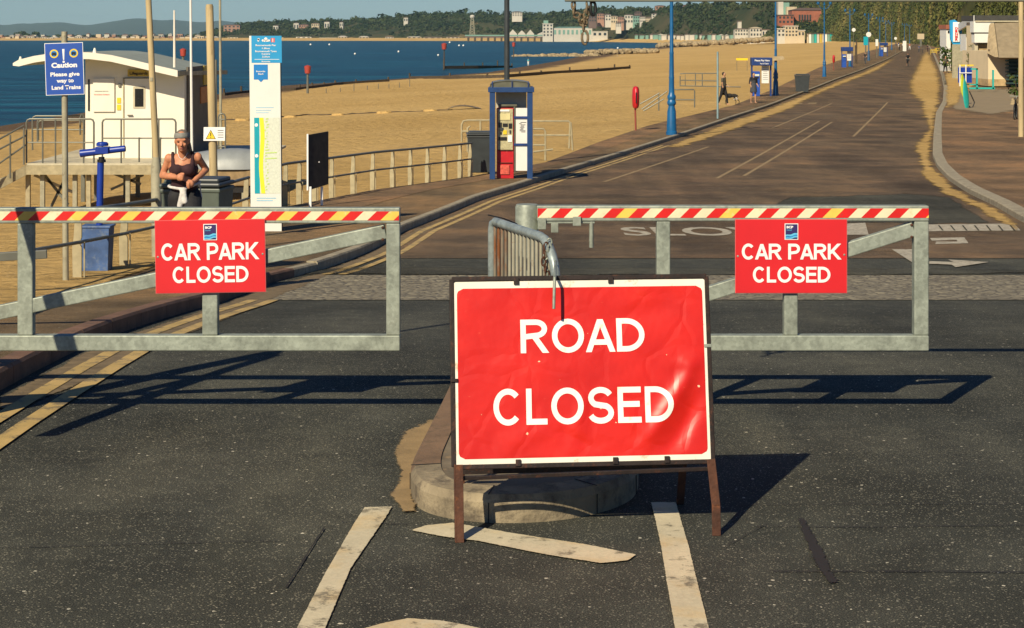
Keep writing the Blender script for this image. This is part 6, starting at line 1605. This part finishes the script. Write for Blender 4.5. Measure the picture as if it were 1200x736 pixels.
fb('hill_house','single white house among the green slope trees','house',883,886,9,13,1380,'far_white','far_roof',6,(0,0)); fb('hill_house','small pale house low on the green slope','house',865,869,25,27,1330,'far_white','far_roof',6,(0,0))

# ------------------------------------------------------------------ right hand buildings
def bbox(par,org,x0,x1,y0,y1,Y,dep,mat,nm,bev=0):
    a=P(x0,y1,Y)-org; c=P(x1,y0,Y)-org
    return MB().box(((a.x+c.x)/2,a.y+dep/2,(a.z+c.z)/2),(c.x-a.x,dep,c.z-a.z)).build(nm,mat,par,bev=bev)
Yb=150; cafe=thing('beach_cafe','white fronted beach cafe with charcoal flat roof and stone wall','cafe',P(1165,98,Yb)); o_=Vector(cafe.location)
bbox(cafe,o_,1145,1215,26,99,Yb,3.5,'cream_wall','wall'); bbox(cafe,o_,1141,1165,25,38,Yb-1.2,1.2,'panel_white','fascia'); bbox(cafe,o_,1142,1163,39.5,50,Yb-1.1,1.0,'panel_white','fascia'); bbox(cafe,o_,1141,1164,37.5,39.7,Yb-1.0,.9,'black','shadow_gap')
bbox(cafe,o_,1146,1160,52,97,Yb-.5,.45,'stone_wall','stone_wall'); bbox(cafe,o_,1142,1146,52,97,Yb-.8,.8,'cream_paint','corner_post'); bbox(cafe,o_,1144,1215,18,24.5,Yb-.6,5,'roof_felt','roof'); bbox(cafe,o_,1143,1215,24.2,25.6,Yb-1.3,.6,'cream_paint','roof_edge')
m=MB(); m.prism([P(1125,28,Yb+22)-o_,P(1144,18,Yb)-o_,P(1144,26,Yb)-o_,P(1125,36,Yb+22)-o_],(-.2,0,0)); m.build('side_parapet','panel_white',cafe); bbox(cafe,o_,1132,1140,40,60,Yb+6,2,'panel_white','door'); bbox(cafe,o_,1137,1139.5,38,55,Yb+3,.3,'azure','banner'); bbox(cafe,o_,1136.5,1140,54,58,Yb+2.5,.3,'yellow','yellow_sign')
Yh=140; hh_=thing('beach_hut','cream walled hut with a large sloping shingle roof and stone base','hut',P(1185,100,Yh)); o_=Vector(hh_.location)
bbox(hh_,o_,1158,1183,60,93,Yh,8,'cream_wall','wall'); bbox(hh_,o_,1158,1215,93.2,101,Yh-.15,8,'stone_wall','stone_base')
m=MB(); m.prism([P(1171,67.5,Yh-2.2)-o_,P(1216,67.5,Yh-2.2)-o_,P(1216,26,Yh+1)-o_,P(1166,27,Yh+1)-o_],(0,.5,-.1)); m.build('roof','roof_tile',hh_)
m=MB(); m.prism([P(1165,27,Yh+1)-o_,P(1170,67,Yh-2.1)-o_,P(1160,62,Yh-.6)-o_,P(1163,30,Yh+1)-o_],(-.15,.4,0)); m.build('gable_board','wood_pale',hh_); bbox(hh_,o_,1159,1170,58,62.5,Yh-.5,.6,'wood_dark','soffit')
bbox(hh_,o_,1183,1216,69,101,Yh-.2,7,'shed_dark','louvre_wall')
m=MB()
for i in range(7): m.box(P(1191,71+i*4.4,Yh-.5)-o_,(1.5,.5,.12))
m.build('louvres','teal',hh_) if False else m.build('louvres','shed_dark',hh_)
ds=thing('diner_sign','tall white diner sign with blue frame and red letters','sign',P(1121,52,172)); o_=Vector(ds.location)
m=MB(); m.prism([P(1113,24,172)-o_,P(1119,23,172)-o_,P(1127,30,172)-o_,P(1128,52,172)-o_,P(1117,52,172)-o_,P(1114,46,172)-o_],(0,.3,0)); m.build('blue_frame','cyan',ds); bbox(ds,o_,1117,1124.5,26,49,171.9,.15,'letter_plain','panel')
for i,ch_ in enumerate('DINER'): text(ch_,P(1119.2,34.5+i*3.3,171.85)-o_,X3,Z3,.20 if ch_=='I' else .26,.22,'red_sign',ds,'letter',.03,0,.01)
MB().tube([P(1120,52,172.2)-o_,P(1120,92,172.2)-o_],.12,8).build('post','grey_post',ds)
wh=thing('hut','small white hut with a red roof peeping beside the diner sign','hut',P(1111,44,200)); o_=Vector(wh.location)
bbox(wh,o_,1109,1114,34,85,200,3,'panel_white','wall'); bbox(wh,o_,1108.5,1114.5,29,34,199.8,3.4,'brick_red','roof'); bbox(wh,o_,1110.8,1112.5,36,39,199.95,.1,'glass_dark','window')
tag(MB().box((0,0,0),(.95,.15,3.1)).build('fence_panel','grey_post',loc=P(1122,72.3,168)),'plain grey timber fence panel below the diner sign','fence')
# blue gate board, teal rails, surfboards
bd_=thing('blue_banner_frame','royal blue panel in a yellow topped tube frame by the cafe','panel',P(1130,101,135)); o_=Vector(bd_.location)
bbox(bd_,o_,1123,1139,79,97,135,.1,'blue_paint','panel'); bbox(bd_,o_,1124,1141,75.8,77.2,134.9,.1,'yellow','top_tube')
for px in (1124.5,1131.5): bbox(bd_,o_,px,px+1,76,101,134.85,.1,'letter_plain','upright')
bbox(bd_,o_,1124,1139,85,85.8,134.8,.05,'letter_plain','tie_bar')
tr_=thing('teal_railing','low teal green railing in front of the beach cafe','railing',P(1150,105,128)); o_=Vector(tr_.location)
for px,yt in ((1145,80),(1164,82)): bbox(tr_,o_,px-.9,px+.9,yt,105,128,.12,'teal','post')
bbox(tr_,o_,1136,1166,102.5,104.5,128,.1,'teal','bottom_rail'); bbox(tr_,o_,1136,1146,98.5,99.8,128,.1,'teal','rail'); bbox(tr_,o_,1138,1146,80,81.8,128,.1,'teal','top_rail')
for (x_,yt,yb,Y,mt,lab) in ((1130,86,115,103,'yellow_green','lime green surfboard standing upright by the right kerb'),(1133.5,92,130,97,'teal','teal surfboard leaning just in front of the lime green one')):
    b=P(x_,yb,Y); h_=(yb-yt)*Y/F; m=MB(); N=14; prf=[(0.02+.19*math.sin(math.pi*(i/N)**.85)**.7,h_*i/N) for i in range(N+1)]
    m.lathe((0,0,0),prf,14); s_=m.build('surfboard',mt,smooth=True,loc=b)
    for v_ in s_.data.vertices: v_.co.y*=.25
    s_.rotation_euler=(R(-3),R(-7 if mt=='teal' else 0)*0+R(-4),R(35)); tag(s_,lab,'surfboard')
aj=thing('a_frame_stand','dark metal stand propping the surfboards from behind','stand',P(1138,128,98)); o_=Vector(aj.location)
for a,c in (((1136,107),(1142,120)),((1142,120),(1139,128)),((1136,124),(1138,130))): MB().tube([P(*a,98)-o_,P(*c,98)-o_],.03,8).build('strut','black',aj)
rp=MB().tube([(0,0,0),(0,0,P(1196,10,66).z-P(1196,209,66).z)],[.095,.085],14).build('wooden_pole','cream_post',smooth=True,loc=P(1196.5,209,66)); rp.location.z=zr(66)+.11; tag(rp,'tall pale timber pole standing at the right edge of the picture','pole')
def shrub(lab,px,py,Y,w,h,seed,mat='leaf_plant',nb=9,grp=None):
    b=P(px,py,Y); t=thing('shrub',lab,'shrub',b,0,grp); rn_=random.Random(seed); m=MB()
    for _ in range(nb): clump(m,(rn_.uniform(-w,w)*.45,rn_.uniform(-w,w)*.4,rn_.uniform(.2,.9)*h),w*.42,26,rn_,.8,.22)
    m.build('foliage',mat,t); m=MB()
    for i in range(4): m.tube([(0,0,0),(rn_.uniform(-w,w)*.3,rn_.uniform(-w,w)*.2,h*.7)],[.04,.015],6)
    m.build('stem','stipe',t); return t
shrub('leafy green shrub at the right edge by the timber pole',1194,118,110,.9,1.9,1); shrub('dark green bush growing against the cafe side wall',1136,100,146,.55,3.6,2); shrub('scrubby brown bush beyond the path near the parked bicycle',1110,88,190,1.6,3.2,3); shrub('scrubby bush between the diner sign and the road',1112,79,230,2.2,4.4,4)
shrub('dry grey bush left of the fence panel below the diner sign',1117,90,178,1.0,2.8,5)
for i in range(9):
    c=P(1190+rr.uniform(-3,5),118+i*2.2,104-i*.8); m=MB(); m.ell((0,0,0),(.22,.2,.16),7,5); tag(m.build('stone','rock',loc=c),'grey stone edging the planting at the right margin','stone','stones around the right hand planting')
def bicycle(lab,b,rz,s=1.0,col='black'):
    t=thing('bicycle',lab,'bicycle',b,rz); 
    for x_ in (-.52,.52):
        m=MB(); m.tube([(x_+.33*math.cos(a),0,.34+.33*math.sin(a)) for a in [2*math.pi*i/20 for i in range(21)]],.02,6,0,False); w_=m.build('wheel','tyre',t)
        m=MB()
        for i in range(8): a=math.pi*i/8; m.tube([(x_+.32*math.cos(a),0,.34+.32*math.sin(a)),(x_-.32*math.cos(a),0,.34-.32*math.sin(a))],.004,4)
        m.build('spokes','galv',w_)
    m=MB()
    for a,c in (((-.52,.34),(-.1,.34)),((-.1,.34),(.35,.80)),((-.1,.34),(-.22,.86)),((-.22,.80),(.36,.82)),((-.52,.34),(-.2,.78)),((.52,.34),(.36,.90))): m.tube([(a[0],0,a[1]),(c[0],0,c[1])],.02,8)
    m.build('frame',col,t); m=MB(); m.tube([(.36,0,.90),(.38,-.02,1.0)],.018,6); m.tube([(.38,-.28,1.0),(.38,.28,1.0)],.016,6); m.build('handlebar','galv',t); MB().ell((-.24,0,.90),(.13,.07,.03),10,6).build('saddle','black',t); return t
bicycle('black bicycle parked at the right edge beside the timber pole',Vector((P(1190,150,82).x,82,zr(82)+.11)),R(70))
# ------------------------------------------------------------------ people and cyclists down the road
def G2(px,py,dz=0): return G(px,py,dz)
def rider(lab,px,py,top,rzd,col='black'):
    b=G(px,py); bk=bicycle('dark bicycle under the cyclist riding down the middle of the road',b,rzd); 
    t=thing('person',lab,'person',b,rzd)
    def f(m):
        m.cap((-.2,0,.98),(-.02,0,1.38),.14,.14); m.cap((-.02,0,1.38),(.03,0,1.50),.05,.05); m.ell((.06,0,1.62),(.09,.08,.12))
        for s in (-1,1):
            m.cap((-.02,s*.17,1.36),(.14,s*.22,1.16),.05,.04); m.cap((.14,s*.22,1.16),(.37,s*.24,1.03),.04,.035)
            m.cap((-.2,s*.09,.95),(.12,s*.11,.72+.12*s),.09,.06); m.cap((.12,s*.11,.72+.12*s),(-.06,s*.12,.35+.14*s),.055,.04); m.cap((-.06,s*.12,.30+.14*s),(.08,s*.12,.27+.14*s),.04,.035)
    remesh_body(f,.03,'skin_pale',t,'body',2)
    def g(m):
        m.cap((-.2,0,1.0),(-.02,0,1.36),.16,.16)
        for s in(-1,1): m.cap((-.02,s*.17,1.36),(.12,s*.22,1.18),.065,.055)
    remesh_body(g,.03,top,t,'jacket',2)
    def h(m):
        m.ell((-.2,0,.96),(.15,.16,.12))
        for s in(-1,1): m.cap((-.2,s*.09,.95),(.12,s*.11,.72+.12*s),.10,.07); m.cap((.12,s*.11,.72+.12*s),(-.04,s*.12,.45+.14*s),.065,.055)
    remesh_body(h,.03,'black_cloth',t,'trousers',2)
    m=MB(); m.ell((.05,0,1.67),(.11,.09,.09)); m.build('helmet','black',t,smooth='all'); return t
rider('cyclist in black riding towards us down the middle of the road',1064,78,'black_cloth',R(-98))
g=G(1108,87,.02); walker('person in black pushing a bicycle on the sandy right verge',1108,87,g.y,'olive_cloth','black_cloth',rz=R(10),h=1.75,vox=.035)
bicycle('bicycle being pushed by the walker on the sandy right verge',g+Vector((.55,.1,.08)),R(95))
far=[(1077,62,'blue_cloth','slate_cloth','distant walker in navy on the road beyond the cyclist, left one'),(1087,61,'black_cloth','maroon','distant walker in black on the road beyond the cyclist, right one'),(1058,58,'white_cloth','black_cloth','distant person in white behind the cyclist'),(1054,59.5,'olive_cloth','black_cloth','distant person in olive left of the cyclist'),(1066,58.5,'pink_cloth','white_cloth','distant person in coral just right of the cyclist head'),(1050,54,'slate_cloth','blue_cloth','distant person near the left kerb beyond the fourth kiosk'),(1014,76,'black_cloth','slate_cloth','person in black walking by the lamp with the white disc'),(1053,56,'blue_cloth','white_cloth','distant person in blue by the far lamps')]
for px,py,a,c,l in far:
    g=G(px,py); walker(l,px,py,g.y,a,c,rz=rr.uniform(-1,1),dz=0,vox=.045)
bicycle('distant bicycle beside the far walkers on the road',G(1081,62)+Vector((0,0,0)),R(80))
for px,py,r_,lab in ((1018,40.5,3.0,'round white disc sign on a blue lamp post in the distance'),(1049.5,45,1.6,'tiny round white sign beyond the fourth kiosk'),(1000.5,35,2.2,'small round pale disc sign at the third kiosk lamp')):
    Y={1018:278,1049.5:380,1000.5:245}[px]; c=P(px,py,Y); t=thing('disc_sign',lab,'sign',Vector((c.x,Y,zr(Y))))
    rad=r_*Y/F; zc=c.z-zr(Y); m=MB(); disc(m,(0,0,zc),rad,0,20,0); disc(m,(0,0,zc),rad,0,20,.04); m.build('disc','panel_white',t); MB().tube([(0,.03,0),(0,.03,zc)],.03,8).build('post','rail',t)
for px0,px1,yt,yb,Y,mt,lab in ((1012,1017,43,53,262,'turq','pale turquoise totem sign by the lamp with the white disc'),(1026,1029,46,54,320,'panel_white','white totem sign left of the fourth kiosk'),(1058,1062,48,60,430,'panel_white','tiny white board behind the cyclist'),(1075,1083,39.5,46,620,'far_cream','cream board at the foot of the cliff beyond the road end')):
    a=P(px0,yb,Y); w=(px1-px0)*Y/F; h=(yb-yt)*Y/F; t=thing('totem_sign',lab,'sign',Vector((a.x+w/2,Y,zr(Y)))); zz=a.z-zr(Y); MB().box((0,0,zz+h/2),(w,.15,h)).build('panel',mt,t); MB().box((0,0,zz/2),(w*.3,.1,max(.1,zz))).build('foot','rail',t)
for px,py,yt in ((1002.5,74,53),(1003.8,75,46)):
    c=G(px,py,.11); tag(MB().tube([(0,0,0),(0,0,(py-yt)*c.y/F)],.09,8).build('timber_post','wood_dark',loc=c),'dark timber post between the third kiosk and the disc sign','post','pair of dark timber posts past the third kiosk')
for i,(px,py) in enumerate(((1094,64),(1099,62))):
    c=G(px,py,0); t=thing('barrier','orange plastic road barrier on the sandy verge','barrier',c,0,'orange barriers on the far verge'); m=MB(); m.box((0,0,.9),(1.3,.06,.22)); m.box((0,0,.5),(1.3,.06,.18)); m.build('panel','amber',t); m=MB(); [m.box((s*.6,0,.5),(.06,.4,1.0)) for s in(-1,1)]; m.build('frame','amber',t)
for i,(px,c_) in enumerate(((1086,'white_cloth'),(1091,'blue_sign'))):
    t=thing('parked_car','small %s car parked at the cliff foot beyond the road end'%('white' if i==0 else 'blue'),'car',G(px+1,50.2)+Vector((0,0,.0)),R(80)); 
    m=MB(); m.prism([(-2.1,-.85,.35),(2.0,-.85,.35),(2.1,-.85,.75),(1.2,-.85,.9),(.6,-.85,1.4),(-1.3,-.85,1.42),(-2.0,-.85,.95)],(0,1.7,0)); m.build('body',c_,t,bev=.06)
    m=MB(); m.prism([(-1.25,-.87,.92),(1.0,-.87,.92),(.5,-.87,1.33),(-1.1,-.87,1.33)],(0,1.74,0)); m.build('window','glass_dark',t)
    for x_ in (-1.3,1.3):
        for s in (-1,1): MB().tube([(x_,s*.7,.32),(x_,s*.88,.32)],.32,14).build('wheel','tyre',t)
#@@END3
n=NT('haze_air'); n.n.remove(n.b); pv=n.n.new('ShaderNodeVolumePrincipled'); pv.inputs['Density'].default_value=HAZE; pv.inputs['Color'].default_value=(.50,.82,1,1); pv.inputs['Anisotropy'].default_value=0
n.L(pv.outputs[0],n.out.inputs['Volume']); M['haze_air']=n.m
hz_=MB().box((0,6700,61),(19000,14400,136)).build('haze','haze_air'); tag(hz_,None,None,None,'stuff')
# ------------------------------------------------------------------ camera, light, render settings
cam=bpy.data.cameras.new('camera'); co=bpy.data.objects.new('camera',cam); COL.objects.link(co); sc.camera=co
co.location=(0,0,H); co.rotation_euler=(R(90),0,0); cam.sensor_width=36; cam.lens=F/1200*36
cam.shift_y=-(368-HY)/1200; cam.clip_end=30000; cam.clip_start=.1
sd=bpy.data.lights.new('sun','SUN'); so=bpy.data.objects.new('sun',sd); COL.objects.link(so)
ELEV=R(35.5); AZ=R(206)
to=Vector((math.sin(AZ)*math.cos(ELEV),math.cos(AZ)*math.cos(ELEV),math.sin(ELEV)))
so.rotation_euler=to.to_track_quat('Z','Y').to_euler(); sd.energy=5.0; sd.angle=R(.5); sd.color=(1,.87,.64)
w=bpy.data.worlds.new('World'); sc.world=w; w.use_nodes=True; nt=w.node_tree
sk=nt.nodes.new('ShaderNodeTexSky'); sk.sky_type='NISHITA'; sk.sun_disc=False; sk.sun_elevation=ELEV; sk.sun_rotation=AZ
sk.air_density=1.0; sk.dust_density=0.0; sk.ozone_density=1.0; sk.altitude=0
tn=nt.nodes.new('ShaderNodeMix'); tn.data_type='RGBA'; tn.blend_type='MULTIPLY'; tn.inputs[0].default_value=1; tn.inputs[7].default_value=(.48,.70,1.08,1)
nt.links.new(sk.outputs[0],tn.inputs[6]); nt.links.new(tn.outputs[2],nt.nodes['Background'].inputs[0]); nt.nodes['Background'].inputs[1].default_value=.05
vs_=sc.view_settings; vs_.view_transform='Standard'; vs_.look='None'; vs_.exposure=.28; vs_.gamma=1; vs_.use_curve_mapping=False
